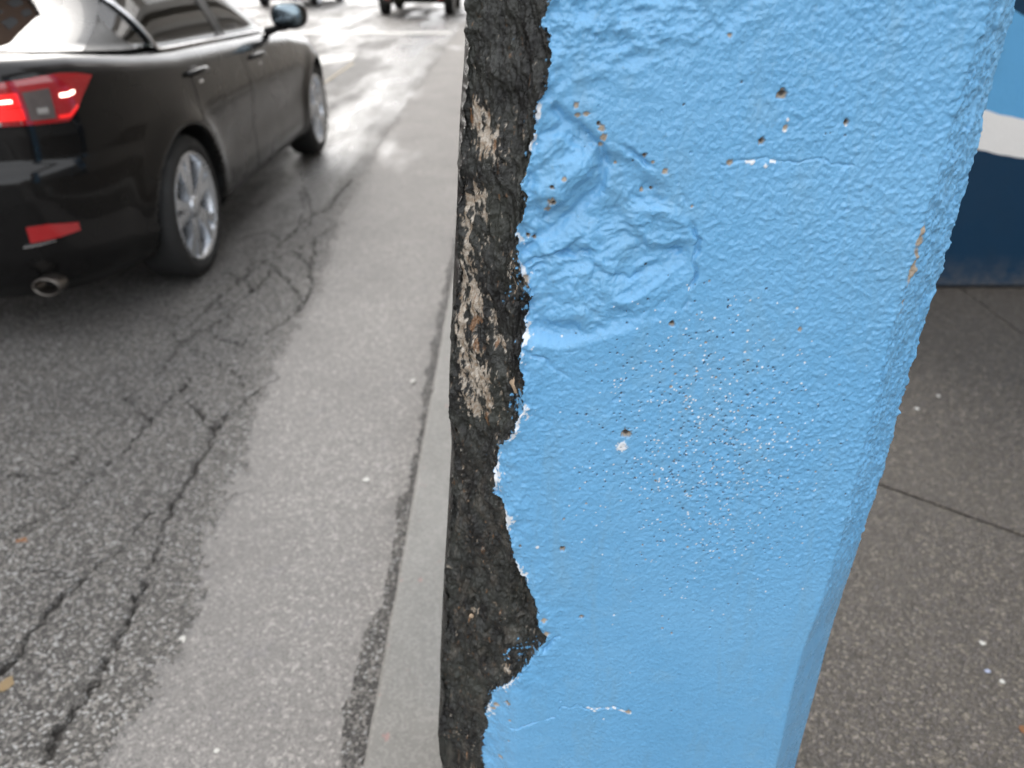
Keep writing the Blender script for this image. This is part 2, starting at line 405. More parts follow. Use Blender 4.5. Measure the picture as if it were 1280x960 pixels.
CR = [
    ([(233, 505), (258, 521), (268, 540), (258, 563), (226, 618), (207, 650), (187, 708), (171, 747), (152, 792), (123, 850), (84, 902), (55, 950)], .011),
    ([(268, 540), (278, 524), (310, 501), (349, 469)], .007),
    ([(0, 844), (39, 792), (65, 760), (97, 728), (129, 702)], .014),
    ([(-40, 700), (19, 663), (71, 640), (116, 598), (161, 560), (187, 524), (220, 495), (240, 470)], .008),
    ([(200, 469), (226, 430), (258, 408), (284, 395), (294, 379), (316, 366), (329, 353), (340, 330)], .011),
    ([(284, 395), (270, 375), (240, 372)], .008),
    ([(294, 400), (284, 395)], .01),
    ([(387, 335), (391, 359), (381, 379), (362, 398), (330, 420)], .012),
    ([(380, 233), (390, 269), (356, 301), (328, 328), (368, 313), (388, 336)], .012),
    ([(356, 301), (330, 290), (300, 300)], .012), ([(390, 269), (410, 262), (425, 240), (440, 225)], .016),
    ([(328, 328), (300, 350), (265, 380), (235, 410)], .011), ([(368, 313), (395, 300), (420, 280)], .009),
    ([(129, 702), (150, 690), (190, 640)], .006), ([(0, 590), (40, 600), (75, 590), (110, 560)], .006),
    ([(226, 430), (215, 415), (222, 395), (250, 385)], .008), ([(316, 366), (305, 345), (318, 325), (328, 328)], .009), ([(340, 330), (352, 345), (381, 379)], .008), ([(356, 301), (372, 285), (380, 260), (374, 240)], .010), ([(300, 350), (285, 340), (262, 352)], .008), ([(390, 269), (380, 290), (395, 300), (391, 330)], .010), ([(258, 408), (275, 425), (300, 430), (320, 415)], .007), ([(187, 524), (165, 510), (150, 480)], .006),
    ([(0, 720), (45, 712), (97, 728)], .006), ([(310, 501), (300, 470), (270, 450), (226, 430)], .006),
]
crack = np.zeros(X.shape)
wx = X + fbm(X * 34, Y * 34, 4, 21) * .021; wy = Y + fbm(X * 34, Y * 34, 4, 22) * .021
for k, (pl, wd) in enumerate(CR):
    pts = jag(gpoly(pl), .008, k)
    d = dist_poly(wx, wy, pts, .08)
    wl = wd * .64 * (.75 + .5 * vn(X * 14, Y * 14, 40 + k))
    crack = np.maximum(crack, 1 - sstep(wl * .35, wl * 1.25, d))
Z = fbm(X * .8, Y * .8, 3, 2) * .006 + fbm(X * 60, Y * 60, 3, 12) * .0012 - crack * .016
step = (X - gut_l - edge_n)
Z = Z + np.where(is_g, -.0035, .0015 * np.exp(-np.clip(-step, 0, 1) / .03))
Z = Z - np.where((~is_g) & (X > gut_l + .2), .004, 0) + np.where((~is_g) & (X > gut_l + .2), fbm(X * 120, Y * 120, 2, 77) * .004, 0)
far = sstep(3.9, 6.5, Y) * (.45 + .55 * np.exp(-((X + 1.35 + .03 * (Y - 5)) / .32) ** 2) + .25 * sstep(11, 16, Y))
att = np.stack([crack, far * np.ones_like(X), np.exp(-np.abs(step) / .11) * (.8 + .4 * fbm(X * 6, Y * 6, 3, 88))], -1).reshape(-1, 3)
V = np.stack([X, Y, Z], -1).reshape(-1, 3); F = grid_faces(*X.shape)
fg = is_g.reshape(-1)[F].sum(1) >= 2
v_, f_, a_ = sub(V, F, ~fg, {'m': att}); tag(mesh_np('road', v_, f_, M_ASPH, attrs=a_), 'cracked dark asphalt road with a wet sheen in the distance', kind='structure')
v_, f_, a_ = sub(V, F, fg, {'m': att}); tag(mesh_np('gutter', v_, f_, M_GUT, attrs=a_), 'light grey gutter strip between asphalt and kerb', kind='structure')
# earth below everything, out to the horizon
tag(obj('ground', [(-1500, -1500, -.12), (1500, -1500, -.12), (1500, 1500, -.12), (-1500, 1500, -.12)], [(0, 1, 2, 3)], M_EARTH), kind='structure')
# kerb: profile with rounded, chipped arris swept along y
ky = np.concatenate([[-60, -6, 0.3], np.arange(.7, 9, .012), [12, 20, 60, 300]])
prof = [(KERB_X - .004, -.1), (KERB_X - .003, .04), (KERB_X, .09)] + [(KERB_X + .012 - .012 * math.cos(a), KERB_H - .012 + .012 * math.sin(a)) for a in np.linspace(.1, 1.5, 6)] + [(KERB_X + .012 + q, KERB_H) for q in np.linspace(.008, .145, 18)] + [(KERB_X + .16, KERB_H - .002), (KERB_X + .163, -.1)]
pk = np.array(prof); KX = np.repeat(pk[None, :, 0], len(ky), 0); KZ = np.repeat(pk[None, :, 1], len(ky), 0); KY = np.repeat(ky[:, None], len(pk), 1)
chip = sstep(.25, .6, fbm(KY * 9, KX * 0 + 3.1, 4, 61)) * np.exp(-np.abs(KX - KERB_X) / .012)
KX = KX + fbm(KY * 6, KZ * 20, 3, 62) * .003 + chip * .006; KZ = KZ + np.where(KZ > .05, fbm(KX * 50, KY * 50, 3, 63) * .0012 - chip * .006, 0)
tag(mesh_np('kerb', np.stack([KX, KY, KZ], -1).reshape(-1, 3), grid_faces(*KX.shape)[:, ::-1], M_KERB), 'pale concrete kerb edging the sidewalk', kind='structure')
# sidewalk slabs with recessed joints
J0, J1 = on_ground(1098, 605, KERB_H), on_ground(1280, 670, KERB_H)
jd = ((J1[0] - J0[0]), (J1[1] - J0[1])); jn = math.hypot(*jd); jd = (jd[0] / jn, jd[1] / jn); nrm = (-jd[1], jd[0])
sx0 = KERB_X + .167
def jy(x, off=0): return J0[1] + (x - J0[0]) * jd[1] / jd[0] + off / jd[0]
swalk = bpy.data.objects.new('sidewalk', None); C.objects.link(swalk); tag(swalk, 'brown exposed aggregate sidewalk right of the column', kind='structure')
g = .0035; xj = on_ground(1210, 367, KERB_H)[0]
YB = 60.0
def slab(poly):
    import bmesh
    bm = bmesh.new(); f = bm.faces.new([bm.verts.new((x, y, KERB_H)) for x, y in poly])
    if f.normal.z < 0: f.normal_flip()
    r = bmesh.ops.extrude_face_region(bm, geom=[f])
    for v in [q for q in r['geom'] if isinstance(q, bmesh.types.BMVert)]: v.co.z -= .10
    bmesh.ops.recalc_face_normals(bm, faces=bm.faces[:])
    top = [e for e in bm.edges if all(v.co.z > KERB_H - .001 for v in e.verts)]
    bmesh.ops.bevel(bm, geom=top, offset=.0025, segments=2, affect='EDGES')
    me = bpy.data.meshes.new('slab'); bm.to_mesh(me); bm.free(); me.materials.append(M_SIDE)
    o = bpy.data.objects.new('slab', me); C.objects.link(o); o.parent = swalk
XR = 9.0
slab([(sx0, -12), (XR, -12), (XR, jy(XR, -g)), (sx0, jy(sx0, -g))] if jy(XR, -g) > -12 else [(sx0, -12), (6, -12), (6, jy(6, -g)), (sx0, jy(sx0, -g))])
h_ = .0008
slab([(sx0, jy(sx0, g)), (xj - h_, jy(xj - h_, g)), (xj - h_, YB), (sx0, YB)])
slab([(xj + h_, jy(xj + h_, g)), (XR, jy(XR, g)), (XR, YB), (xj + h_, YB)])
# far-side sidewalk
tag(obj('far_sidewalk', *box(-17, -13, -60, 300, -.1, .13), M_KERB), kind='structure')
# road markings
def mark(name, poly, mat):
    V = [(x, y, .007) for x, y in poly] + [(x, y, -.01) for x, y in poly]; n = len(poly)
    F = [tuple(range(n))] + [(i, i + n, (i + 1) % n + n, (i + 1) % n) for i in range(n)]
    return tag(obj(name, V, F, mat), kind='structure')
mark('stop_line', [(-6.4, 16.7), (-1.2, 16.9), (-1.2, 17.3), (-6.4, 17.1)], M_MARK)
mark('lane_line', [on_ground(398, 82), on_ground(440, 76), on_ground(446, 68), on_ground(400, 71)], M_MARK)
mark('edge_line', [on_ground(404, 104), on_ground(408, 103), on_ground(443, 79), on_ground(440, 79)], M_YMARK)

# ================================================================== THE COLUMN
Y0 = 0.62
DEP = 0.055
def fr(L, Yp=Y0): return [on_wall(u, v, Yp) for u, v in L]
def curve(L, Yp, z):
    p = sorted([(b, a) for a, b in fr(L, Yp)])
    return np.interp(z, [q[0] for q in p], [q[1] for q in p])
SIL = [(580, 0), (577, 80), (572, 140), (569, 200), (568, 250), (565, 320), (562, 380), (560, 440), (557, 500), (557, 540), (561, 580), (559, 620), (556, 680), (552, 740), (549, 800), (547, 860), (546, 960)]
COR = [(684, 0), (678, 80), (664, 140), (652, 200), (646, 260), (642, 330), (646, 380), (643, 440), (640, 500), (634, 550), (630, 600), (636, 660), (646, 720), (656, 770), (654, 810), (646, 860), (642, 960)]
BND = [(688, 0), (684, 40), (690, 80), (684, 110), (672, 140), (662, 180), (657, 220), (652, 260), (647, 300), (645, 330), (656, 350), (662, 375), (656, 410), (650, 440), (648, 460), (656, 480), (655, 510), (640, 540), (628, 560), (619, 590), (620, 620), (632, 640), (638, 670), (640, 700), (655, 725), (668, 750), (675, 780), (684, 798), (666, 825), (650, 845), (630, 865), (612, 885), (608, 920), (604, 960)]
RIN = [(1238, 0), (1218, 62), (1197, 125), (1175, 208), (1150, 292), (1125, 375), (1118, 400), (1083, 546), (1068, 604), (1045, 691), (1027, 750), (1005, 808), (989, 866), (977, 925), (970, 960)]
ROUT = [(1272, 0), (1252, 62), (1233, 125), (1221, 187), (1202, 250), (1185, 312), (1170, 362), (1158, 400), (1132, 487), (1116, 546), (1099, 604), (1071, 691), (1043, 779), (1023, 855), (1004, 925), (995, 960)]
zlo, zhi = on_wall(640, 975, Y0)[1], on_wall(640, -15, Y0)[1]
zs = np.concatenate([np.linspace(KERB_H - .02, zlo, 30)[:-1], np.linspace(zlo, zhi, 1020), np.linspace(zhi, 3.34, 60)[1:]])
qs = np.concatenate([np.linspace(-1, 0, 10)[:-1], np.linspace(0, 1, 130)[:-1], np.linspace(1, 2, 440)[:-1], np.linspace(2, 3, 75)[:-1], np.linspace(3, 4, 10), np.linspace(4, 5, 4)[1:-1]])
DZ, Q = np.meshgrid(zs, qs, indexing='ij')
xl = curve(SIL, Y0 + DEP, zs)[:, None]; xc = curve(COR, Y0, zs)[:, None]
k5 = np.ones(31) / 31
xc_s = np.convolve(np.pad(xc[:, 0], 15, mode='edge'), k5, 'valid')[:, None]; xl_s = np.convolve(np.pad(xl[:, 0], 15, mode='edge'), k5, 'valid')[:, None]
xc, xl = xc_s, xl_s
xr = curve(RIN, Y0, zs)[:, None]; xo = curve(ROUT, Y0 + .05, zs)[:, None]
xr = np.convolve(np.pad(xr[:, 0], 15, mode='edge'), k5, 'valid')[:, None]; xo = np.convolve(np.pad(xo[:, 0], 15, mode='edge'), k5, 'valid')[:, None]
BK = Y0 + .42
PX = np.interp(Q, [0], [0]) * 0.0; PY = PX * 0
def lerp(a, b, t): return a + (b - a) * t
for k, ((ax, ay), (bx, by)) in zip(range(-1, 5), [((xl, BK), (xl, Y0 + DEP)), ((xl, Y0 + DEP), (xc, Y0)), ((xc, Y0), (xr, Y0)), ((xr, Y0), (xo, Y0 + .05)), ((xo, Y0 + .05), (xo, BK)), ((xo, BK), (xl, BK))]):
    m = (Q[0] >= k) & (Q[0] <= k + 1); t = (Q[0][m] - k)[None, :]
    PX[:, m] = lerp(ax, bx, t); PY[:, m] = lerp(ay, by, t)
# round the arrises by blurring the section
def blur_cols(A, i0, i1, n):
    B = A.copy(); ker = np.hanning(n + 2)[1:-1]; ker /= ker.sum(); h = n // 2
    seg = A[:, i0 - h:i1 + h]; acc = 0
    for j, kk in enumerate(ker): acc = acc + kk * seg[:, j:j + (i1 - i0)]
    B[:, i0:i1] = acc; return B
iC = int(np.argmin(abs(qs - 1))); iR = int(np.argmin(abs(qs - 2))); iR2 = int(np.argmin(abs(qs - 3))); iL = int(np.argmin(abs(qs)))
for i0, i1, n in ((iC - 40, iC + 40, 31), (iR - 12, iR + 12, 9), (iR2 - 12, iR2 + 4, 7), (iL - 2, iL + 14, 5)):
    PX, PY = blur_cols(PX, i0, i1, n), blur_cols(PY, i0, i1, n)
tx = np.gradient(PX, axis=1); ty = np.gradient(PY, axis=1); ln = np.hypot(tx, ty) + 1e-9
NX, NY = ty / ln, -tx / ln
front = ((Q > 0) & (Q < 3.0)).astype(float); vis = (sstep(-.3, 0.05, Q) * (1 - sstep(3.3, 3.9, Q)))
S = PX + np.where(Q < 1, (PY - Y0) * .0, 0)        # surface coordinate across the face
S2 = np.where(Q < 1, PX - (PY - Y0), np.where(Q > 2, PX + (PY - Y0), PX))
xb = curve(BND, Y0, zs)[:, None]
bn_ = fbm(S2 * 90, DZ * 90, 4, 101) * .0045 + fbm(S2 * 330, DZ * 330, 2, 102) * .0016
bd = S - xb + bn_                                    # >0 : blue
bd = np.where(Q < -.02, -1, np.where(Q > 2, 1, bd)); bd = np.where(Q > 4.2, 1, bd)
blue = bd > 0
# stray blue flecks on the black near the boundary
fleck = (fbm(S2 * 260, DZ * 260, 3, 140) + .75 * np.exp(-np.clip(-bd, 0, 1) / .004) - .52 - .7 * np.exp(-np.clip(-bd, 0, 1) / .0010))
for (u, v, r_) in ((655, 365, 26), (646, 520, 22), (640, 828, 26), (660, 812, 18), (650, 500, 20)):
    cx, cz = on_wall(u, v, Y0); fleck = fleck + .55 * np.exp(-((S - cx) ** 2 + (DZ - cz) ** 2) / (r_ * .00072) ** 2)
fleck = sstep(.30, .42, fleck) * (~blue) * (bd > -.03)
B = sstep(-.0012, .0012, bd)
H = fbm(S2 * 7, DZ * 7, 3, 110) * .0016 * vis
# ---- blue paint relief
bump_zone = .55 + .6 * sstep(.08, .26, S) * sstep(.75, 1.05, DZ) + .3 * vn(S * 9, DZ * 9, 5)
orange = fbm(S2 * 310, DZ * 310, 2, 120) * .00058 + np.clip(fbm(S2 * 215, DZ * 215, 2, 121), 0, 1) * .00085
rightch = sstep(1.96, 2.05, Q)
smooth_low = 1 - .35 * sstep(.95, .60, DZ)
H += B * orange * .95 * bump_zone * smooth_low * (1 + .7 * rightch * sstep(.75, .95, DZ))
H += rightch * (1 - sstep(3.0, 3.3, Q)) * fbm(S2 * 120, DZ * 120, 3, 122) * .0022 * sstep(.7, 1.0, DZ)
# rough band along the torn edge of the blue paint
eb = np.exp(-np.clip(bd, 0, 1) / .022) * B
H += eb * (fbm(S2 * 70, DZ * 70, 4, 130) * .0030 + ridged(S2 * 40, DZ * 40, 3, 131) * .0012)
# spalled, repainted crater
CRT = fr([(655, 150), (700, 138), (735, 150), (762, 180), (800, 195), (835, 222), (862, 262), (872, 300), (868, 345), (850, 390), (815, 410), (760, 425), (700, 440), (640, 430), (630, 330), (640, 230)])
ins = inside_poly(S + fbm(S * 40, DZ * 40, 2, 150) * .006, DZ + fbm(S * 40, DZ * 40, 2, 151) * .006, CRT); dd = dist_poly(S, DZ, CRT + CRT[:1], .2)
cm = np.where(ins, sstep(0, .016, dd), 0) * (Q < 2) * (Q > .6)
wrp = fbm(S * 22, DZ * 22, 3, 155) * .5
rough = fbm(S * 34 + wrp * 2 + DZ * 14, DZ * 44 - S * 16 + wrp, 4, 152, .45) * .0078 + fbm(S * 15 + DZ * 8 + wrp, DZ * 20 - S * 9, 2, 153) * .0050
rough += np.abs(fbm(S * 110, DZ * 140, 2, 154)) * .0010
H += cm * .78 * (rough - .0052) * (.35 + .65 * B)
RID = fr([(694, 138), (712, 150), (732, 168), (750, 184), (756, 205), (752, 225), (740, 246), (722, 262), (704, 278), (680, 296), (655, 316)])
d = dist_poly(S + fbm(S * 60, DZ * 60, 2, 160) * .003, DZ + fbm(S * 60, DZ * 60, 2, 161) * .003, RID, .06)
H -= np.exp(-(d / .0042) ** 2) * .0046 * (Q > .5)
wS, wZ, wA = S + fbm(S * 90, DZ * 90, 3, 301) * .004, DZ + fbm(S * 90, DZ * 90, 3, 302) * .004, np.clip(.7 + 1.3 * fbm(S * 45, DZ * 45, 2, 303), 0, 1.5)
PL = fr([(668, 165), (705, 160), (742, 195), (744, 225), (715, 252), (676, 280), (660, 240)])
pin = inside_poly(S, DZ, PL); dp = dist_poly(S, DZ, PL + PL[:1], .1); H += np.where(pin, sstep(0, .008, dp), 0) * .0050 * (Q > .6) * (Q < 2)
for L_, wd, dp_ in (([(762, 180), (800, 195), (835, 222), (862, 262), (873, 300), (868, 345), (852, 388)], .0020, .0030), ([(648, 335), (690, 322), (735, 318)], .0025, .0028), ([(770, 320), (810, 312), (850, 318)], .002, .002),
                    ([(755, 345), (790, 352), (820, 330)], .003, .0028), ([(660, 345), (700, 325), (730, 300)], .003, .003), ([(782, 240), (815, 250), (850, 245)], .0018, .0022), ([(655, 440), (690, 455), (715, 480)], .002, .002),
                    ([(905, 203), (940, 199), (985, 201), (1030, 199), (1065, 207)], .0009, .0011), ([(700, 886), (720, 882), (742, 887), (765, 884), (790, 891)], .0010, .0012), ([(640, 915), (665, 905), (690, 896)], .0012, .0014), ([(955, 925), (960, 905)], .0009, .0008), ([(700, 795), (680, 812)], .002, .0018)):
    pl = jag(fr(L_), .0012, len(L_) * 7 + int(L_[0][0]), 5)
    d = dist_poly(wS, wZ, pl, .04); H -= np.exp(-(d / wd) ** 2) * dp_ * wA * (Q > .5) * (Q < 2.2) * B
# rough, trowelled patch at the top
def blob(u, v, ru, rv, Yp=Y0):
    cx, cz = on_wall(u, v, Yp); x1, _ = on_wall(u + ru, v, Yp); _, z1 = on_wall(u, v + rv, Yp)
    return ((S - cx) / (x1 - cx)) ** 2 + ((DZ - cz) / (z1 - cz)) ** 2
tp = np.exp(-blob(760, 35, 110, 80)) + .5 * np.exp(-blob(900, 20, 90, 50)); H += tp * B * (fbm(S * 70 + DZ * 30, DZ * 90 - S * 30, 4, 170) * .0036 + ridged(S * 40, DZ * 55, 3, 171) * .0015)
# ---- black corner relief
K = (1 - B) * (Q > -.05) * (Q < 2)
H -= K * .0056 * sstep(0, .0035, -bd)
H += K * (fbm(S2 * 34, DZ * 24, 5, 180, .6) * .0072 + ridged(S2 * 60, DZ * 42, 4, 181) * .0034 + fbm(S2 * 190, DZ * 150, 3, 182) * .0016)
for (u, v, ru, rv, dpt) in ((660, 770, 34, 70, -.006), (600, 560, 30, 40, -.004), (645, 485, 14, 18, .004), (625, 150, 26, 30, -.003), (612, 90, 16, 20, .003), (640, 500, 8, 30, -.005), (600, 420, 20, 60, .003)):
    H += K * np.exp(-blob(u, v, ru, rv)) * dpt
# lip of paint at the torn edge
H += B * np.exp(-np.clip(bd, 0, 1) / .0030) * .0021 * (Q < 2) * np.clip(.6 + fbm(S2 * 120, DZ * 120, 3, 333), 0, 1.6)
# ---- pits, holes and chips
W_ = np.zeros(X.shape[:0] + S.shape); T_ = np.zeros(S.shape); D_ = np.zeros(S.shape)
def window(cx, cz, r):
    i0, i1 = np.searchsorted(zs, cz - r), np.searchsorted(zs, cz + r); row = S[min(i0, len(zs) - 1)]
    j0 = iL + np.searchsorted(row[iL:iR2], cx - r); j1 = iL + np.searchsorted(row[iL:iR2], cx + r)
    return slice(i0, i1), slice(j0, j1)
pr = random.Random(5)
def pit(cx, cz, r, depth, kind, sq=1.0):
    a, b = window(cx, cz, r * 3)
    s_, z_ = S[a, b], DZ[a, b]
    if s_.size == 0: return
    d = np.hypot((s_ - cx) * sq, z_ - cz) * (1 + .35 * vn(s_ * 700, z_ * 700, int(cx * 9999) & 255))
    m = 1 - sstep(r * .6, r * 1.15, d); H[a, b] -= m * depth
    if kind == 'dark': D_[a, b] = np.maximum(D_[a, b], (1 - sstep(r * .5, r * .95, d)) * .9)  # dark colour painted in for the pit's shade and exposed concrete
    if kind == 'white': W_[a, b] = np.maximum(W_[a, b], m)
    if kind == 'tan': T_[a, b] = np.maximum(T_[a, b], m)
    if kind == 'hole':
        D_[a, b] = np.maximum(D_[a, b], 1 - sstep(r * .3, r * .8, np.hypot(s_ - cx, z_ - cz - r * .2))); T_[a, b] = np.maximum(T_[a, b], 1 - sstep(r * .7, r * 1.05, d))  # hole shade painted dark, over a tan bare rim
nP = 0
while nP < 1150:
    u, v = pr.gauss(880, 75), pr.gauss(570, 95)
    if ((u - 880) / 190) ** 2 + ((v - 570) / 235) ** 2 > 1: continue
    nP += 1; cx, cz = on_wall(u, v, Y0); q = pr.random()
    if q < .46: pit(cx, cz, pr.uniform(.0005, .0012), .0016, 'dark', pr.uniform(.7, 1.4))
    elif q < .94: pit(cx, cz, pr.uniform(.0005, .0010), -.0003, 'white')
    else: pit(cx, cz, pr.uniform(.0006, .0013), .0012, 'tan')
for _ in range(70):
    u, v = pr.uniform(700, 1090), pr.uniform(60, 900); cx, cz = on_wall(u, v, Y0)
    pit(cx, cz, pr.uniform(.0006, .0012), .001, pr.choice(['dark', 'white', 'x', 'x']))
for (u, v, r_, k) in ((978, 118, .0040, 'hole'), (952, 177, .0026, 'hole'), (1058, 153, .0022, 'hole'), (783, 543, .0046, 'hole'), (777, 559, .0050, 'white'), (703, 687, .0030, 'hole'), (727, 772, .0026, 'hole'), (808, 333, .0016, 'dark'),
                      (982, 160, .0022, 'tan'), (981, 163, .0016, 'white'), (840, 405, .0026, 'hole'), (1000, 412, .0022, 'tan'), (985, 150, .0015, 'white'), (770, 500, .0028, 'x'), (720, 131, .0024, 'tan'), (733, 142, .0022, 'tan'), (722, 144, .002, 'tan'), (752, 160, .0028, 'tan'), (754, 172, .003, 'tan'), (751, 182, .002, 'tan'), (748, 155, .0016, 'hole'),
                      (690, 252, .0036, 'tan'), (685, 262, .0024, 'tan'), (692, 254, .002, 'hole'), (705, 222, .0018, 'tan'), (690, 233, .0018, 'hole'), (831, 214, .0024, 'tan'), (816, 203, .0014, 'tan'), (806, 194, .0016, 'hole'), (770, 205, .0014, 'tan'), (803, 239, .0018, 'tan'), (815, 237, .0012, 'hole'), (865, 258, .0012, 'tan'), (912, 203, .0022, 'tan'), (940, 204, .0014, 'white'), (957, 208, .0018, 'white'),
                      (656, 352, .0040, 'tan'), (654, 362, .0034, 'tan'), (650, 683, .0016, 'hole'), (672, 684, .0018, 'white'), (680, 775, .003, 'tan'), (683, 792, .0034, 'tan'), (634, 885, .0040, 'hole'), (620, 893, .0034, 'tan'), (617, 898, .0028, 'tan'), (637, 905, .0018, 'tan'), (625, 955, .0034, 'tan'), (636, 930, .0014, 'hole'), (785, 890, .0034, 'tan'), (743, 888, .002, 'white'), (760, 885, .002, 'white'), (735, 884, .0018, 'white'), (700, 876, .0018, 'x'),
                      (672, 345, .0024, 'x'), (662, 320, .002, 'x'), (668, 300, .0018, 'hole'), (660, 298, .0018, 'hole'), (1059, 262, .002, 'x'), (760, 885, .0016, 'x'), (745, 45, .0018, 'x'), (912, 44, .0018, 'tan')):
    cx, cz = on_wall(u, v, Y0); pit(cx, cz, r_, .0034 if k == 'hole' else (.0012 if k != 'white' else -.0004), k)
# white undercoat showing in cracks and along the torn edge
for L_ in ([(735, 884), (742, 887), (765, 884), (788, 891)], [(925, 203), (957, 201), (975, 203)]):
    d = dist_poly(S, DZ, fr(L_), .02); W_ = np.maximum(W_, (1 - sstep(.0006, .0016, d)) * (vn(S * 260, DZ * 260, 9) > -.1))
edge_w = np.exp(-np.clip(bd, 0, 1) / .0032) * B * (Q < 2)
ew = np.zeros(S.shape)
for (u, v, rv) in ((640, 345, 26), (655, 420, 34), (652, 540, 18), (625, 600, 30), (640, 650, 20), (650, 715, 16), (668, 140, 18), (660, 180, 16), (630, 860, 16), (650, 520, 20), (612, 900, 14), (645, 300, 12)):
    ew = np.maximum(ew, np.exp(-blob(u, v, 40, rv)))
W_ = np.maximum(W_, sstep(.42, .62, edge_w * (.12 + ew) + fbm(S2 * 180, DZ * 180, 3, 200) * .28))
we2 = np.exp(-np.clip(bd, 0, 1) / .010) * B * (Q < 2) * ew
W_ = np.maximum(W_, .9 * sstep(.50, .60, we2 * .75 + fbm(S2 * 260, DZ * 260, 3, 203) * .5))
te = np.exp(-blob(1152, 300, 9, 26)) + np.exp(-blob(1143, 345, 8, 22)) + .8 * np.exp(-blob(1128, 395, 8, 20))
T_ = np.maximum(T_, sstep(.42, .55, te * .7 + fbm(S2 * 160, DZ * 160, 3, 201) * .3) * (Q < 2.6))
# colours on black: pale scars, rust
sv = fbm(S2 * 210, DZ * 85, 5, 210, .6); Pk = np.zeros(S.shape); Rk = np.zeros(S.shape)
YK = Y0 + .03
for (u, v, ru, rv, st) in ((592, 150, 6, 34, 1.1), (604, 175, 15, 22, 1.25), (588, 262, 11, 24, 1.05), (600, 265, 8, 24, 1.0), (580, 300, 7, 60, .85), (578, 350, 12, 35, 1.05), (586, 378, 14, 24, 1.1), (612, 392, 6, 14, 1.0), (574, 430, 10, 60, .95), (590, 470, 22, 40, 1.12), (587, 512, 14, 20, 1.2), (610, 500, 8, 16, .9), (620, 420, 8, 12, .9), (645, 482, 12, 16, .5), (625, 545, 10, 14, .8), (640, 330, 10, 24, .55), (588, 770, 5, 5, 1.0), (632, 822, 6, 6, .8), (654, 826, 6, 8, .9), (600, 300, 10, 20, .6)):
    Pk = np.maximum(Pk, np.exp(-blob(u, v, ru * 1.25, rv * 1.1, YK)) * st * 1.05)
for (u, v, ru, rv) in ((583, 412, 6, 9), (598, 434, 7, 10), (604, 518, 6, 9), (618, 425, 5, 6), (592, 405, 6, 5), (580, 150, 4, 10), (612, 180, 5, 10)):
    Rk = np.maximum(Rk, np.exp(-blob(u, v, ru, rv, YK)))
pale = sstep(.30, .44, Pk * .62 + sv * .62 + fbm(S2 * 520, DZ * 300, 2, 219) * .30 - .12) * (Q < 2)
pale = np.maximum(pale, .6 * sstep(.66, .74, fbm(S2 * 150, DZ * 110, 4, 215) + .05))
low = sstep(on_wall(600, 560, Y0)[1], on_wall(600, 640, Y0)[1], DZ) * (Q > .12)
pale = np.maximum(pale, low * .10 * sstep(-.05, .4, fbm(S2 * 75, DZ * 60, 5, 217, .65)))
rust = .8 * sstep(.42, .62, Rk * .6 + sv * .9)
H += K * pale * -.0006
# assemble
dispm = np.clip(vis + 0, 0, 1)
VX, VY = PX + NX * H * dispm, PY + NY * H * dispm
V = np.stack([VX, VY, DZ], -1).reshape(-1, 3); F = grid_faces(*S.shape, wrap=True)
fb = blue.reshape(-1)[F].sum(1) >= 2
column = thing('concrete_column', 'battered light blue concrete column with a black scraped corner in the foreground', 'column', (.14, Y0 + .2, KERB_H))
inv = np.array(column.location)
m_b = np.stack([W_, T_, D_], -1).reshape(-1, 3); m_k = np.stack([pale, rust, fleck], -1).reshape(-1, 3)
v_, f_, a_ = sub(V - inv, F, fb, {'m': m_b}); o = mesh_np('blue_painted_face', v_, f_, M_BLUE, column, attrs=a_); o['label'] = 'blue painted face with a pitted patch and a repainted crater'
v_, f_, a_ = sub(V - inv, F, ~fb, {'m': m_k}); o = mesh_np('black_painted_corner', v_, f_, M_BLACK, column, attrs=a_); o['label'] = 'black painted corner scraped down to pale concrete'
M_PEB = mat_plain('tan_pebble', (.42, .31, .21), .7, var=.3, bump=.001, bscale=300)
def pebble(u, v, r, dy):
    cx, cz = on_wall(u, v, Y0 + dy); V_, F_ = ellipsoid((0, 0, 0), (r, r * .6, r * 1.25), 14, 9)
    V_ = [(a * (1 + .2 * math.sin(a * 900 + c * 500)) + cx - inv[0], b + Y0 + dy - inv[1], c * (1 + .15 * math.sin(c * 800 + 1)) + cz - inv[2]) for a, b, c in V_]
    obj('pebble', V_, F_, M_PEB, column, True)
pebble(648, 480, .0075, .010); pebble(589, 770, .0028, .038)

# ================================================================== RIGHT-HAND BUILDING with mural wall, soffit carried by the column
bx_, by_ = on_ground(1225, 361, KERB_H); YW = by_
bld = thing('arcade_building', 'building wall painted in navy, white and light blue bands beyond the sidewalk', 'building', (0, YW, KERB_H))
def wpt(u, v): a, b = on_wall(u, v, YW); return a, b - KERB_H
xA, xB = 0.95, 5.0; xsw = np.linspace(xA, xB, 240)
def line(p, q, wav):
    s = (q[1] - p[1]) / (q[0] - p[0]); return [p[1] + .35 * math.sin(s * (x - p[0]) / .35 * .8) * 1.25 if False else p[1] + s * .55 * math.tanh((x - p[0]) / .55) + .0015 * math.sin(x * 31 + wav) + .001 * math.sin(x * 73 + 2 * wav) for x in xsw]
c1 = line(wpt(1222, 187), wpt(1280, 199), 1); c2 = line(wpt(1232, 138), wpt(1280, 150), 2.3); c3 = line(wpt(1266, 10), wpt(1280, 20), 4)
c4 = [z + .62 + .05 * math.sin(x * 2) for z, x in zip(c3, xsw)]; c0 = [.018] * 240; c5 = [3.2 - KERB_H + .0] * 240
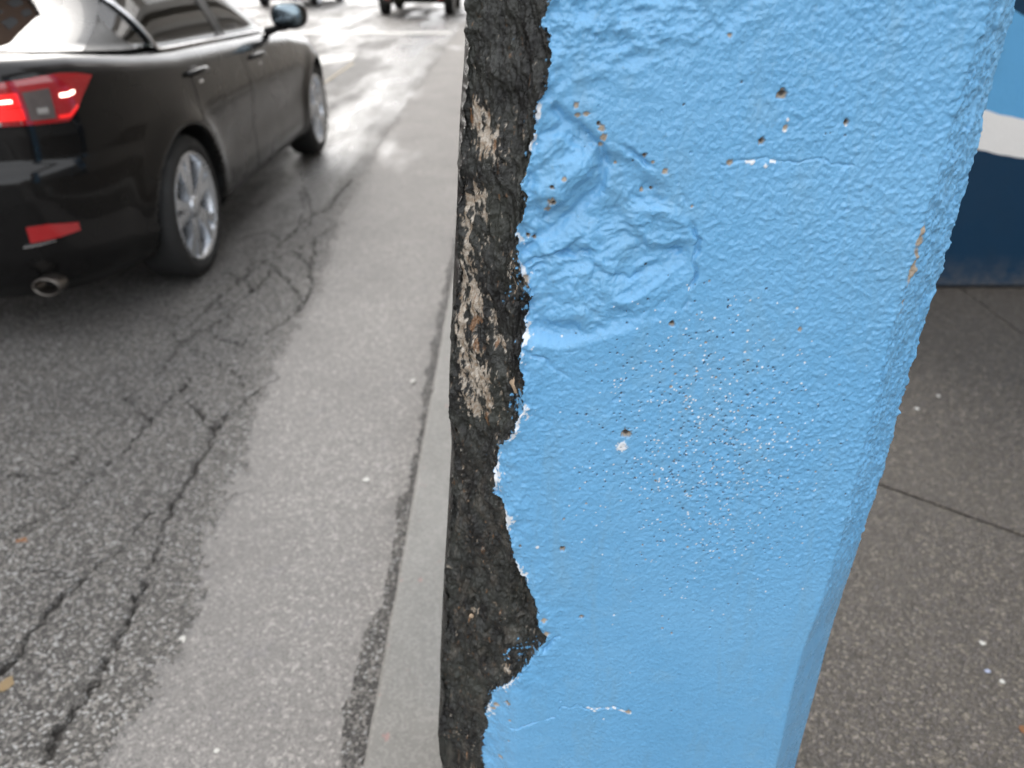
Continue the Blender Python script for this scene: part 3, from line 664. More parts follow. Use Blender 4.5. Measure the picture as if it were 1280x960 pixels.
for nm, lo, hi, m in (('navy_band', c0, c1, M_NAVY), ('white_band', c1, c2, M_WHITEW), ('light_blue_band', c2, c3, M_SKYB), ('navy_band', c3, c4, M_NAVY), ('light_blue_band', c4, c5, M_SKYB)):
    V = [(x, 0, z) for x, z in zip(xsw, lo)] + [(x, 0, z) for x, z in zip(xsw, hi)] + [(x, .2, z) for x, z in zip(xsw, lo)] + [(x, .2, z) for x, z in zip(xsw, hi)]
    n = 240; F = [(i, i + 1, n + i + 1, n + i) for i in range(n - 1)] + [(2 * n + i + 1, 2 * n + i, 3 * n + i, 3 * n + i + 1) for i in range(n - 1)] + [(0, n, 3 * n, 2 * n), (n - 1, 3 * n - 1, 4 * n - 1, 2 * n - 1)]
    obj(nm, V, F, m, bld)
obj('base_gap_shadow', *box(xA, xB, .012, .19, -.03, .05), mat_plain('gap_shadow_dark', (.02, .02, .022), .8), bld)  # near-black strip for the gap and shadow line at the wall foot
obj('side_wall', *box(xA + .003, xB, .203, 30, 0, 3.08), M_FACADE, bld)
obj('beam', *box(.02, .30, Y0 + .05 - YW, 30, 3.225, 3.55, .01), M_SOFFIT, bld)
obj('cornice', *box(.90, 5.0, -.06, 30, 3.2 - KERB_H + .003, 3.42), M_SOFFIT, bld)
obj('facade', *box(.95, 5.0, .02, 29.9, 3.423, 8), M_FACADE, bld)
win_me = None
for r_ in range(1):
    for k in range(8):
        V_, F_ = box(-.02, .05, 0, 2.2, 0, 1.9)
        if win_me is None:
            o = obj('window', V_, F_, M_WGLASS, bld); win_me = o.data
        else:
            o = bpy.data.objects.new('window', win_me); C.objects.link(o); o.parent = bld
        o.location = (.95, .8 + k * 3.6, 4.3)
obj('shade_wing', *box(4.0, 5.0, -9 - YW, -.003, -.02, 3.4), M_SOFFIT, bld)  # unseen wing, added to shade the column's right chamfer and the sidewalk
# buildings across the street (seen mirrored in the car)
for k, (ya, yb, h, m, lab) in enumerate(((-10, 4.5, 14, M_FACADE, 'pale rendered building across the street, mirrored in the car'), (5.2, 27, 24, M_BRICK, 'tall brick building across the street, mirrored in the trunk lid'))):
    b = thing('street_building', lab, 'building', (-17, ya, .13), 'buildings across the street')
    obj('wall', *box(-8, 0, 0, yb - ya, 0, h), m, b); wm = None
    obj('cornice', *box(-.2, .25, -.1, yb - ya + .1, h - .5, h + .002), M_SOFFIT, b)
    for r_ in range(int(h // 3.4)):
        for q in range(int((yb - ya) // 2.6)):
            if wm is None:
                o = obj('window', *box(-.1, .03, 0, 1.4, 0, 1.8), M_WGLASS, b); wm = o.data
            else:
                o = bpy.data.objects.new('window', wm); C.objects.link(o); o.parent = b
            o.location = (0, .7 + q * 2.6, .9 + r_ * 3.3)

# ================================================================== CARS
def mat_paint(name, col):
    n = N(name); return n.set(color=n.mix(n.noise(900, 2), tuple(q * .8 for q in col), col), rough=n.ramp(n.noise(3, 3), [(.3, .24), (.7, .34)]), spec=.06, coat=.6, coat_rough=.03)
M_PAINT = mat_paint('black_car_paint', (.005, .0048, .0048))
M_PAINT2 = mat_paint('dark_green_car_paint', (.020, .022, .012))
M_PAINT3 = mat_paint('grey_car_paint', (.018, .018, .02))
M_TYRE = mat_plain('tyre_rubber', (.016, .016, .016), .75, bump=.001, bscale=200)
M_TRIM = mat_plain('black_trim', (.012, .012, .012), .5)
M_CHROME = mat_plain('bright_trim', (.75, .75, .76), .14, metal=1.0, var=.03)
M_RIM = mat_plain('alloy', (.62, .64, .67), .28, metal=.9, var=.05)
M_DISC = mat_plain('brake_steel', (.10, .10, .10), .5, metal=.6)
M_CGLASS = mat_glass('car_window_glass', (.20, .27, .235))
M_MGLASS = mat_plain('mirror_glass', (.20, .25, .28), .05, metal=1.0, var=.02)
M_RED = mat_plain('red_lens', (.24, .005, .008), .10, coat=1.0, emit=(1, .01, .01), es=.015)
M_REDLIT = mat_plain('lit_red_lens', (.5, .010, .012), .15, coat=1.0, emit=(1, .018, .015), es=.28)
M_LED = mat_plain('lit_led', (1, .6, .5), .3, emit=(1, .62, .5), es=2.2)
M_CLEAR = mat_plain('clear_lens', (.085, .07, .066), .12, coat=1.0, var=.6)
M_REFL = mat_plain('red_reflector', (.36, .010, .012), .15, coat=1.0)
M_SEAT = mat_plain('seat_leather', (.035, .030, .026), .6)
M_PIPE = mat_plain('exhaust_steel', (.17, .155, .14), .38, metal=1.0)
M_PLATE = mat_plain('plate', (.55, .56, .58), .4)

def make_car(name, label, p, paint, loc, rz=0, group=None, detail=True):
    root = thing(name, label, 'car', loc, group, rz)
    hw, wb, ro, fo, zb, RW = p['hw'], p['wb'], p['ro'], p['fo'], p['zb'], p['rw']
    yc = (wb + fo - ro) / 2; L = (wb + fo + ro) / 2; n = 5.0; RA = RW + p.get('arch', .045)
    ty_, tz_ = zip(*p['top'])
    def ztop(y): return np.interp(y, ty_, tz_)
    def prof_w(z, zt):
        f = (z - zb) / (zt - zb)
        w_ = np.interp(f, [0, .07, .16, .32, .50, .62, .70, .80, .90, 1.0], [.885, .945, .972, .984, .990, .997, 1.0, .990, .968, .935]) * hw
        d = np.clip(zt - z, 0, .085); return w_ - (.085 - np.sqrt(np.maximum(0, .085 ** 2 - (.085 - d) ** 2))) * .9
    def prof_l(z, zt):
        f = (z - zb) / (zt - zb)
        e = np.interp(f, [0, .08, .2, .45, .54, .575, .60, .75, .9, 1.0], [-.10, -.03, .0, .012, .012, -.005, -.035, -.040, -.030, -.050])
        d = np.clip(zt - z, 0, .045); return L + e - (.045 - np.sqrt(np.maximum(0, .045 ** 2 - (.045 - d) ** 2)))
    def flare(y, z):
        o = 0
        for ya in (0, wb):
            r = np.hypot(y - ya, z - RW); o = o + .026 * np.exp(-((r - RA) / .075) ** 2) * (r > RA - .01) * (z > RW * .6)
        crease = -.012 * np.exp(-((z - (.50 + .03 * (y / wb))) / .09) ** 2) * sstep(.35, .7, y) * (1 - sstep(wb - .7, wb - .35, y))
        return o + crease
    def xs_(y, z):
        zt = ztop(y); b = np.abs(y - yc) / prof_l(z, zt)
        return prof_w(z, zt) * np.maximum(1e-6, 1 - np.clip(b, 0, 1) ** n) ** (1 / n) + flare(y, z)
    def yr_(x, z):
        zt = ztop(-ro); return yc - prof_l(z, zt) * np.maximum(1e-6, 1 - np.clip(np.abs(x) / prof_w(z, zt), 0, 1) ** n) ** (1 / n)
    # --- outline parameter resampled evenly
    ph = np.linspace(0, 2 * np.pi, 6000, endpoint=False)
    a = np.sign(np.cos(ph)) * np.abs(np.cos(ph)) ** (2 / n); b = np.sign(np.sin(ph)) * np.abs(np.sin(ph)) ** (2 / n)
    px, py = a * hw, b * L; seg = np.hypot(np.diff(np.append(px, px[0])), np.diff(np.append(py, py[0]))); cs = np.concatenate([[0], np.cumsum(seg)])
    NR = 640 if detail else 240; tgt = np.linspace(0, cs[-1], NR, endpoint=False)
    phs = np.interp(tgt, cs, np.append(ph, 2 * np.pi))
    a = np.sign(np.cos(phs)) * np.abs(np.cos(phs)) ** (2 / n); b = np.sign(np.sin(phs)) * np.abs(np.sin(phs)) ** (2 / n)
    NT = 70 if detail else 30; t = 1 - (1 - np.linspace(0, 1, NT)) ** 1.25
    A, T = np.meshgrid(a, t); Bm, _ = np.meshgrid(b, t)
    yy = yc + Bm * L; zt = ztop(yy); zz = zb + (zt - zb) * T
    xx = A * prof_w(zz, zt); yy = yc + Bm * prof_l(zz, zt)
    side = np.abs(A) > .55; xx = xx + np.sign(A) * np.where(side, flare(yy, zz), 0)
    orig_r = np.full(xx.shape, 9.0)
    for ya in (0, wb):
        r = np.hypot(yy - ya, zz - RW); m = (r < RA) & side
        orig_r = np.where(side, np.minimum(orig_r, r), orig_r)
        ang = np.arctan2(zz - RW, yy - ya)
        yy = np.where(m, ya + RA * np.cos(ang), yy); zz = np.where(m, RW + RA * np.sin(ang), zz)
    V = np.stack([xx, yy, zz], -1).reshape(-1, 3); F = grid_faces(NT, NR, True)
    kill = (orig_r.reshape(-1)[F] < RA).all(1); F = F[~kill]
    # deck / bonnet cap
    ks = np.linspace(1, 0, 14); base = len(V); tx_, ty2, tz2 = xx[-1], yy[-1], zz[-1]
    CV = np.concatenate([np.stack([tx_ * k, ty2, tz2 + p.get('crown', .035) * (1 - k * k)], -1) for k in ks])
    CF = grid_faces(14, NR, True) + base
    und = np.concatenate([np.stack([xx[0] * k, np.clip(yy[0], -ro, wb + fo), np.full(NR, zb)], -1) for k in (.70, 0.0)]); UF = grid_faces(2, NR, True)[:, ::-1] + base + len(CV)
    V = np.concatenate([V, CV, und]); F = np.concatenate([F, CF, UF])
    body = mesh_np('body', V, F, paint, root)
    def patch(name_, fn, A_, B_, m, parent=None, nu=24, nv=6, off=.004, th=.012):
        """ruled patch between two polylines given in the surface's own coordinates; fn(s,t)->outward surface point"""
        def rs(P, k):
            P = np.array(P, float); d = np.concatenate([[0], np.cumsum(np.hypot(*np.diff(P, axis=0).T))]); q = np.linspace(0, d[-1], k)
            return np.stack([np.interp(q, d, P[:, 0]), np.interp(q, d, P[:, 1])], -1)
        a_, b_ = rs(A_, nu), rs(B_, nu); top = []; bot = []
        for j in range(nv):
            tt = j / (nv - 1)
            for i in range(nu):
                s = a_[i] * (1 - tt) + b_[i] * tt
                edge = 1.0
                top.append(fn(s[0], s[1], off * edge)); bot.append(fn(s[0], s[1], off - th))
        Vp = np.array(top + bot); Fg = grid_faces(nv, nu); nn = nu * nv; Fs = [tuple(f) for f in Fg] + [tuple(f[::-1] + nn) for f in Fg]
        rim = [j for j in range(nu)] + [r * nu + nu - 1 for r in range(1, nv)] + [(nv - 1) * nu + j for j in range(nu - 2, -1, -1)] + [r * nu for r in range(nv - 2, 0, -1)]
        for q in range(len(rim)):
            i, j = rim[q], rim[(q + 1) % len(rim)]; Fs.append((j, i, i + nn, j + nn))
        o_ = obj(name_, Vp, Fs, m, parent or root, True); pos = {r: k for k, r in enumerate(rim)}; nr_ = len(rim)
        for e in o_.data.edges:
            a1, b1 = e.vertices
            if (a1 < nn) == (b1 < nn) and a1 % nn in pos and b1 % nn in pos and (pos[a1 % nn] - pos[b1 % nn]) % nr_ in (1, nr_ - 1): e.use_edge_sharp = True
        return o_
    def side_fn(sg):
        return lambda y, z, o: (sg * (float(xs_(np.float64(y), np.float64(z))) + o), y, z)
    def rear_fn(x, z, o): return (x, float(yr_(np.float64(x), np.float64(z))) - o, z)
    def corner_fn(sg):      # s runs round the rear corner: parameter is the outline angle
        def f(phi, z, o):
            ztp = float(ztop(-ro + .2)); c_, s_ = math.cos(phi), math.sin(phi)
            aa = abs(c_) ** (2 / n); bb = abs(s_) ** (2 / n); W_l = float(prof_w(np.float64(z), ztp)); L_l = float(prof_l(np.float64(z), ztp))
            nx, ny = c_ ** 1 * L_l, s_ * W_l; q = math.hypot(aa ** (n - 1) / W_l, bb ** (n - 1) / L_l); nx, ny = aa ** (n - 1) / W_l / q, bb ** (n - 1) / L_l / q
            return (sg * (aa * W_l + nx * o), yc - bb * L_l - ny * o, z)
        return f
    # --- wheel wells and wheels
    tw = p.get('tw', .215)
    tprof = [(-tw / 2 + .03, RW * .74), (-tw / 2 + .004, RW * .79), (-tw / 2, RW * .86), (-tw / 2 + .012, RW * .955), (-tw / 2 + .035, RW * .995), (0, RW), (tw / 2 - .035, RW * .995), (tw / 2 - .012, RW * .955), (tw / 2, RW * .86), (tw / 2 - .004, RW * .79), (tw / 2 - .03, RW * .74)]
    TV, TF = lathe(tprof, 56)
    rr = RW * .765
    RV, RF = lathe([(tw / 2 - .012, rr), (tw / 2 - .004, rr * .985), (tw / 2 - .006, rr * .94), (tw / 2 - .035, rr * .90), (-.05, rr * .86)], 56)
    SV, SF = [], []
    for k in range(5):
        for dlt in (-.21, .21):
            a0 = 2 * math.pi * k / 5 + dlt * .45 + math.pi / 2 + p.get('spin', .2); a1 = 2 * math.pi * k / 5 + dlt + math.pi / 2 + p.get('spin', .2)
            i = len(SV)
            for (r_, aa, wd, h) in ((rr * .16, a0, .026, tw / 2 - .022), (rr * .55, (a0 + a1) / 2, .020, tw / 2 - .016), (rr * .97, a1, .030, tw / 2 - .014)):
                c_, s_ = math.cos(aa), math.sin(aa)
                for sg in (-1, 1):
                    SV.append((h, r_ * c_ - sg * wd * s_, r_ * s_ + sg * wd * c_))
                for sg in (-1, 1):
                    SV.append((h - .04, r_ * c_ - sg * wd * 1.2 * s_, r_ * s_ + sg * wd * 1.2 * c_))
            for q in (0, 4):
                SF += [(i + q, i + q + 1, i + q + 5, i + q + 4), (i + q, i + q + 4, i + q + 6, i + q + 2), (i + q + 1, i + q + 3, i + q + 7, i + q + 5)]
    HV, HF = lathe([(tw / 2 - .06, rr * .2), (tw / 2 - .014, rr * .2), (tw / 2 - .008, rr * .15), (tw / 2 - .008, .0001)], 20)
    DV, DF = lathe([(.02, rr * .82), (.03, rr * .82), (.03, .0001)], 40)
    WM = [obj('tyre', TV, TF, M_TYRE, None, True), obj('rim', RV, RF, M_RIM, None, True), obj('spokes', SV, SF, M_RIM, None, False), obj('hub', HV, HF, M_RIM, None, True), obj('brake_disc', DV, DF, M_DISC, None, True)]
    first = True
    for ya in (0, wb):
        for sg in (1, -1):
            wl = bpy.data.objects.new('wheel', None); C.objects.link(wl); wl.parent = root
            wl.location = (sg * (hw - tw / 2 - .012), ya, RW); wl.rotation_euler = (0, 0, 0 if sg > 0 else math.pi)
            for q in WM:
                o = q if first else bpy.data.objects.new(q.name.split('.')[0], q.data)
                if not first: C.objects.link(o)
                o.parent = wl
            first = False
            # liner
            an = np.linspace(-.25, math.pi + .25, 28); Vl = []
            for q in an:
                y_, z_ = ya + (RA + .012) * math.cos(q), RW + (RA + .012) * math.sin(q)
                Vl += [(sg * (hw - .38), y_, z_), (sg * float(xs_(np.float64(ya + RA * math.cos(q)), np.float64(max(zb + .01, RW + RA * math.sin(q))))) - sg * .012, y_, z_)]
            Fl = [(2 * i, 2 * i + 1, 2 * i + 3, 2 * i + 2) for i in range(len(an) - 1)]; k0 = len(Vl)
            Vl += [(sg * (hw - .38), ya, RW)]; Fl += [(k0, 2 * i, 2 * i + 2) for i in range(len(an) - 1)]
            obj('wheel_arch_liner', Vl, Fl, M_TRIM, root)
    # --- greenhouse
    G = p['gh']; ng = 6.0; zr = G['zr']; nlev = 26
    def gfn(phi, t_, o=0.0, sgx=1):
        zl0 = float(ztop(0.3)) + .0; c_, s_ = math.cos(phi), math.sin(phi)
        aa = math.copysign(abs(c_) ** (2 / ng), c_); bb = math.copysign(abs(s_) ** (2 / ng), s_)
        te = t_ + .10 * math.sin(math.pi * t_)            # slight bulge
        y0, y1 = lerp(G['r0'], G['r1'], te), lerp(G['f0'], G['f1'], te); wd = lerp(G['w0'], G['w1'], t_ ** 1.25)
        y_ = (y0 + y1) / 2 + bb * (y1 - y0) / 2; x_ = aa * wd
        zb_ = float(ztop(np.clip(y_, -ro, wb + fo))) - .004
        z_ = lerp(zb_, zr, t_)
        nx, ny = math.copysign(abs(aa) ** (ng - 1) / wd, aa), math.copysign(abs(bb) ** (ng - 1) / ((y1 - y0) / 2), bb); q = math.hypot(nx, ny) + 1e-9
        return (sgx * (x_ + nx / q * o), y_ + ny / q * o, z_ + o * .4)
    def y2phi(y, t_):
        te = t_ + .10 * math.sin(math.pi * t_); y0, y1 = lerp(G['r0'], G['r1'], te), lerp(G['f0'], G['f1'], te)
        b_ = max(-.999, min(.999, (y - (y0 + y1) / 2) / ((y1 - y0) / 2))); return math.copysign(math.asin(abs(b_) ** (ng / 2)), b_)
    TG = .93
    def gpatch(name_, q0, q1, t0, t1, m, parent=None, nu=24, nv=14, off=0.0, sgx=1, th=.006):
        return patch(name_, lambda s, tt, o: gfn(s, tt, o, sgx), [(q0[0], t0), (q1[0], t0)], [(q0[1], t1), (q1[1], t1)], m, parent, nu, nv, off, th)
    hp = math.pi / 2
    PB, PF = G['pb'], G['pf']      # y of B-pillar, y of quarter window front edge
    cq = G['cq']
    gpatch('rear_window', (-hp - .999 * 0 - (hp - cq[1]), -hp - (hp - cq[1])), (-cq[1], -cq[1]), -.02, TG, M_CGLASS, nu=50)
    gpatch('windscreen', (hp - (hp - .95), .95), (math.pi - .95, math.pi - .95), -.02, TG, M_CGLASS, nu=50)
    for sg in (1, -1):
        c0, c1 = -cq[0], -cq[1]
        gpatch('quarter_window', (c0, c0), (y2phi(PF, 0), y2phi(PF + .10, TG)), -.02, TG, M_TRIM if False else M_CGLASS, sgx=sg)
        gpatch('rear_door_window', (y2phi(PF, 0), y2phi(PF + .10, TG)), (y2phi(PB, 0), y2phi(PB - .03, TG)), -.02, TG, M_CGLASS, sgx=sg)
        gpatch('front_door_window', (y2phi(PB, 0), y2phi(PB - .03, TG)), (.80, .80), -.02, TG, M_CGLASS, sgx=sg)
        gpatch('rear_pillar', (c1 - .02, c1 - .02), (c0 + .05, c0 + .01), -.03, TG + .03, paint, off=.006, th=.03, sgx=sg)
        gpatch('pillar_trim', (c0 + .055, c0 + .015), (y2phi(PF - .02, 0), y2phi(PF - .10, TG)), -.03, TG + .02, M_TRIM, off=.004, th=.02, sgx=sg)
        gpatch('centre_pillar', (y2phi(PB - .06, 0), y2phi(PB - .08, TG)), (y2phi(PB + .05, 0), y2phi(PB + .01, TG)), -.03, TG + .02, M_TRIM, off=.004, th=.03, sgx=sg)
        gpatch('front_pillar', (.72, .72), (1.02, 1.02), -.03, TG + .03, paint, off=.006, th=.04, sgx=sg)
        # bright surround
        pts = []
        for k in range(30): 
            y_ = lerp(G['f0'] - .35, PF + .02, k / 29); pts.append(gfn(y2phi(y_, .015), .015, .008, sg))
        for k in range(1, 14):
            t_ = k / 13; y_ = PF + .02 - .16 * math.sin(t_ * hp) + .10 * t_; pts.append(gfn(y2phi(y_, t_ * .9), t_ * .9, .010, sg))
        obj('window_surround', *tube(pts, .010, 8), M_CHROME, root, True)
    # roof
    rp = []; 
    NRr = 80
    for k in range(9):
        kk = 1 - k / 8
        for i in range(NRr):
            q = 2 * math.pi * i / NRr; c_, s_ = math.cos(q), math.sin(q)
            if k == 0: P = gfn(q, TG - .01, .006)
            else:
                P0 = gfn(q, 1.0, 0); ym = (G['r1'] + G['f1']) / 2
                P = (P0[0] * (1 - (k - 1) / 7), ym + (P0[1] - ym) * (1 - (k - 1) / 7), zr + .035 * (1 - (1 - (k - 1) / 7) ** 2))
            rp.append(P)
    obj('roof', rp, [tuple(f) for f in grid_faces(9, NRr, True)], paint, root, True)
    # seats
    for sx in (-.37, .37):
        for (y_, ) in ((.35,), (1.25,)):
            s_ = obj('seat', *ellipsoid((sx, y_, ztop(y_) + .02), (.22, .09, .22), 16, 10, .7), M_SEAT, root, True)
            obj('headrest', *ellipsoid((sx, y_ - .03, ztop(y_) + .28), (.12, .05, .085), 14, 8, .7), M_SEAT, s_, True)
    # --- lamps, doors, fittings
    for sg in (1, -1):
        cf = corner_fn(sg); lz0, lz1 = p['lamp']
        P0, P1 = math.radians(84), math.radians(p.get('lampw', 41)); lamp = bpy.data.objects.new('tail_lamp', None); C.objects.link(lamp); lamp.parent = root
        def seg(nm, f0, f1, g0, g1, m, off=.010, th=.02):
            # g: fraction of lamp height, f: fraction round the corner
            def pt(f, g_):
                top = lerp(lz1 - .035, lz1, f); bot = lerp(lz0 + .012, lz0, f) if f < .8 else lerp(lz0, lz0 + .05, (f - .8) / .2)
                rd_ = max(0, (f - .72) / .28) ** 2; top -= .030 * rd_; bot += .030 * rd_
                return (lerp(P0, P1, f) + .10 * (1 - g_) * f * f, lerp(bot, top, g_))
            nn = 10
            return patch(nm, cf, [pt(lerp(f0, f1, i / nn), g0) for i in range(nn + 1)], [pt(lerp(f0, f1, i / nn), g1) for i in range(nn + 1)], m, lamp, 20, 8, off, th)
        seg('lens', 0, 1, 0, 1, M_RED)
        seg('brake_light', .02, .20, .12, .74, M_REDLIT, .014); seg('brake_light', .23, .46, .12, .40, M_REDLIT, .0145); seg('brake_light', .23, .46, .43, .74, M_REDLIT, .014)
        seg('reversing_light', .49, .68, .10, .74, M_CLEAR, .014); seg('brake_light', .71, .90, .08, .15, M_REDLIT, .014)
        seg('bulb', .55, .63, .22, .36, mat_plain('bulb_chrome', (.6, .58, .56), .2, metal=.8), .018)
        seg('led', .30, .41, .54, .60, M_LED, .018); seg('led', .75, .86, .52, .59, M_LED, .018); seg('led', .05, .15, .34, .40, M_LED, .018)
        rz0 = p['refl']
        patch('reflector', cf, [(math.radians(71), rz0 - .03), (math.radians(65), rz0 - .026), (math.radians(56), rz0 - .014)], [(math.radians(71), rz0 + .032), (math.radians(65), rz0 + .033), (math.radians(56), rz0 + .018)], M_REFL, root, 20, 6, .006, .015)
        patch('reflector_trim', cf, [(math.radians(73), rz0 - .046), (math.radians(68), rz0 - .042), (math.radians(64), rz0 - .034)], [(math.radians(73), rz0 - .040), (math.radians(68), rz0 - .036), (math.radians(64), rz0 - .030)], M_CHROME, root, 16, 3, .010, .015)
        ex = obj('exhaust_pipe', *lathe([(-.02, .036), (.03, .038), (.048, .042), (.052, .046), (.046, .049), (.0, .048), (-.02, .046)], 28, 'y'), M_PIPE, root, True)
        ex.location = (sg * p.get('ex', .60), -ro + .045, p.get('exz', zb + .06)); ex.rotation_euler = (0, 0, math.pi); ex.scale = (1.1, 1, .72)
        sf = side_fn(sg)
        def belt(y): return float(ztop(y)) - .075
        if detail:
            arch = [(RA + .035) * math.cos(R(q)) for q in range(0, 90, 10)]
            rd = patch('door', sf, [((RA + .045) * math.cos(R(q)), RW + (RA + .045) * math.sin(R(q))) for q in range(-10, 70, 8)] + [(.24, belt(.24))], [(PB + .02, zb + .09), (PB + .02, .5), (PB - .01, belt(PB))], paint, root, 26, 26, .003, .02)
            fd = patch('door', sf, [(PB + .032, zb + .09), (PB + .032, .5), (PB + .002, belt(PB))], [(wb - RA - .22, zb + .09), (wb - RA - .20, .5), (wb - RA - .12, belt(wb - .5))], paint, root, 26, 26, .003, .02)
            for d_, yh in ((rd, p['hand'][0]), (fd, p['hand'][1])):
                zh = float(ztop(yh)) - .098
                hpts = [sf(yh + (k - 6) * .019, zh + .004 * math.sin(k * .26), .004 + .034 * math.sin(math.pi * k / 12) ** .5) for k in range(13)]
                hd = obj('handle', *tube(hpts, [.010 + .006 * math.sin(math.pi * k / 12) for k in range(13)], 10), paint, d_, True)
                V_, F_ = ellipsoid(sf(yh, zh - .012, -.006), (.012, .075, .034), 18, 10); obj('handle_recess', V_, F_, M_TRIM, hd, True)
                V_, F_ = ellipsoid(sf(yh + .02, zh - .05, .0), (.006, .035, .008), 12, 8); obj('handle_trim', V_, F_, M_CHROME, hd, True)
            sk = patch('sill', sf, [(RA + .03, zb + .01), (wb - RA - .03, zb + .01)], [(RA + .05, zb + .075), (wb - RA - .05, zb + .075)], paint, root, 30, 5, .006, .03)
        # mirror
        ym = G['mir']; zm = float(ztop(ym)) + .10; mx = sg * (hw + .07)
        mr = obj('mirror', *ellipsoid((mx, ym, zm), (.115, .07, .082), 24, 14, .75), paint, root, True)
        obj('mirror_glass', *ellipsoid((mx, ym - .052, zm), (.098, .022, .066), 20, 10, .75), M_MGLASS, mr, True)
        obj('mirror_arm', *tube([(sg * (hw - .10), ym + .03, zm - .10), (sg * (hw - .02), ym + .02, zm - .075), (mx - sg * .03, ym, zm - .06)], [.03, .024, .03], 8), M_TRIM, mr, True)
        hl = patch('headlamp', lambda s, z_, o: (lambda q: (q[0], 2 * yc - q[1], q[2]))(cf(s, z_, o)), [(R(80), float(ztop(wb + fo)) - .14), (R(40), float(ztop(wb + fo)) - .12)], [(R(80), float(ztop(wb + fo)) - .04), (R(40), float(ztop(wb + fo)) - .02)], M_CLEAR, root, 16, 5, .006, .02)
    patch('number_plate', rear_fn, [(-.26, p['plate']), (.26, p['plate'])], [(-.26, p['plate'] + .12), (.26, p['plate'] + .12)], M_PLATE, root, 10, 4, .006, .012)
    patch('plate_garnish', rear_fn, [(-.62, p['plate'] + .135), (.62, p['plate'] + .135)], [(-.62, p['plate'] + .16), (.62, p['plate'] + .16)], M_CHROME, root, 20, 3, .012, .02)
    return root

SEDAN = dict(hw=.895, wb=2.70, ro=.90, fo=.88, zb=.19, rw=.332, top=[(-1.0, 1.075), (-.6, 1.065), (-.2, 1.03), (.2, 1.003), (.8, .985), (1.7, .955), (2.2, .925), (2.9, .85), (3.6, .68)], lamp=(.845, 1.02), refl=.465, ex=.60, exz=.275, plate=.72, hand=(.30, 1.28),
             gh=dict(zr=1.40, r0=-.66, r1=.22, f0=2.28, f1=1.42, w0=.775, w1=.54, pb=1.02, pf=.10, cq=(.74, 1.10), mir=1.80))
sed = make_car('car', 'black sedan with lit red tail lamp driving past the kerb', SEDAN, M_PAINT, (-2.375, 3.76, 0))
SUVP = dict(hw=.95, wb=2.75, ro=.92, fo=.90, zb=.30, rw=.37, tw=.25, top=[(-1.0, 1.12), (0, 1.14), (1.5, 1.12), (2.2, 1.10), (2.9, 1.02), (3.7, .85)], lamp=(.86, 1.08), refl=.40, ex=.55, exz=.33, plate=.62, hand=(.30, 1.3), arch=.05,
            gh=dict(zr=1.72, r0=-.85, r1=-.55, f0=2.3, f1=1.5, w0=.82, w1=.62, pb=1.0, pf=.05, cq=(.30, .95), mir=1.85))
sx, sy = on_ground(521, 19)
make_car('car', 'dark sport utility car far ahead, at the top edge beside the column', SUVP, M_PAINT2, (sx, sy + .3, 0), 0, None, False)
HATP = dict(SEDAN); HATP['gh'] = dict(SEDAN['gh'])
hx, hy = on_ground(386, 8)
make_car('car', 'dark grey car far ahead, partly hidden behind the sedan mirror', HATP, M_PAINT3, (hx - .6, hy + .3, 0), R(-4), None, False)

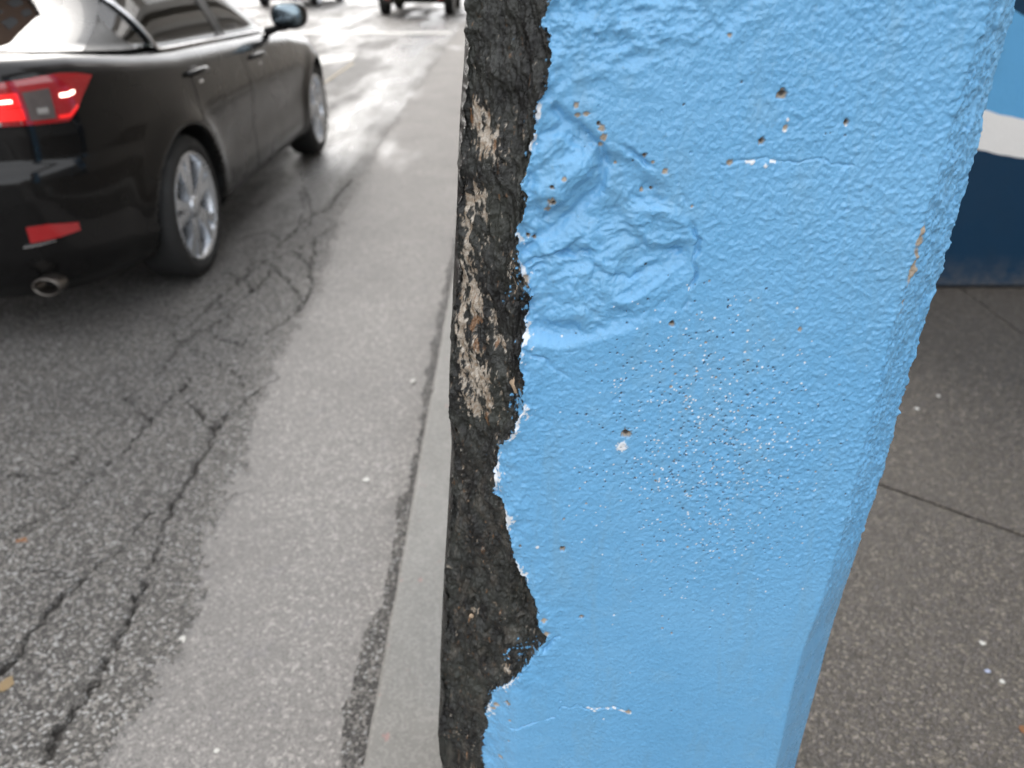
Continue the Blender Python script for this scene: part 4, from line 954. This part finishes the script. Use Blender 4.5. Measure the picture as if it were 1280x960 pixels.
# ================================================================== litter on the ground
M_PAPER = mat_plain('white_scrap', (.52, .51, .47), .8, var=.3)
M_LEAF = mat_plain('dry_leaf', (.20, .085, .03), .7, var=.4)
def scrap(name, u, v, z, r, mat, label, cat, seed, el=1.0, group='scraps on the ground'):
    q = random.Random(seed); r = r * .8; x, y = on_ground(u, v, z); k = 9; rot = q.uniform(0, 6)
    rad = [r * q.uniform(.65, 1.1) for _ in range(k)]; V = []
    for zz_ in (0, r * .10):
        for i in range(k):
            a = 2 * math.pi * i / k; ex_, ey = rad[i] * math.cos(a) * el, rad[i] * math.sin(a)
            V.append((ex_ * math.cos(rot) - ey * math.sin(rot), ex_ * math.sin(rot) + ey * math.cos(rot), zz_ + (q.uniform(0, r * .18) if zz_ else 0)))
    V.append((0, 0, r * .22)); F = [(i, (i + 1) % k, k + (i + 1) % k, k + i) for i in range(k)] + [(k + i, k + (i + 1) % k, 2 * k) for i in range(k)]
    o = obj(name, V, F, mat); o.location = (x, y, z); tag(o, label, cat, group)
KH = KERB_H + .001
for i, (nm, u, v, z, r, m, lab, cat, el) in enumerate((
    ('paper_scrap', 458, 600, .0, .014, M_PAPER, 'white paper scrap lying mid-gutter, largest in the gutter', 'scrap', 1.3),
    ('paper_scrap', 516, 476, .0, .013, M_PAPER, 'white scrap in the gutter close to the kerb', 'scrap', 1.5),
    ('paper_scrap', 271, 938, .0, .007, M_PAPER, 'small white scrap at the near end of the gutter', 'scrap', 1.1),
    ('paper_scrap', 228, 800, .0, .012, M_PAPER, 'pale scrap where the gutter meets the dark asphalt', 'scrap', 1.3),
    ('paper_scrap', 1146, 511, KH, .011, M_PAPER, 'white scrap on the sidewalk right beside the column edge', 'scrap', 1.1),
    ('paper_scrap', 1173, 495, KH, .009, M_PAPER, 'white scrap on the sidewalk, farthest from the camera', 'scrap', 1.1),
    ('paper_scrap', 1228, 804, KH, .009, M_PAPER, 'round white scrap on the near sidewalk, brightest of three', 'scrap', 1.0),
    ('paper_scrap', 1234, 839, KH, .007, mat_plain('bluish_scrap', (.32, .36, .48), .7), 'bluish scrap on the near sidewalk between two white ones', 'scrap', 1.1),
    ('paper_scrap', 1253, 852, KH, .007, M_PAPER, 'small cream scrap on the near sidewalk, rightmost of three', 'scrap', 1.0),
    ('leaf', 28, 677, .0, .018, M_LEAF, 'small orange brown leaf on the cracked asphalt', 'leaf', 1.4),
    ('leaf', 8, 857, .0, .020, mat_plain('yellow_leaf', (.19, .13, .06), .7), 'yellowish leaf beside the wide crack at the left edge', 'leaf', 1.6),
    ('leaf', 1279, 912, KH, .010, M_LEAF, 'rust coloured leaf on the sidewalk at the right edge', 'leaf', 1.2))):
    scrap(nm, u, v, z, r, m, lab, cat, i + 3, el, 'dry leaves' if nm == 'leaf' else 'white scraps on the ground')
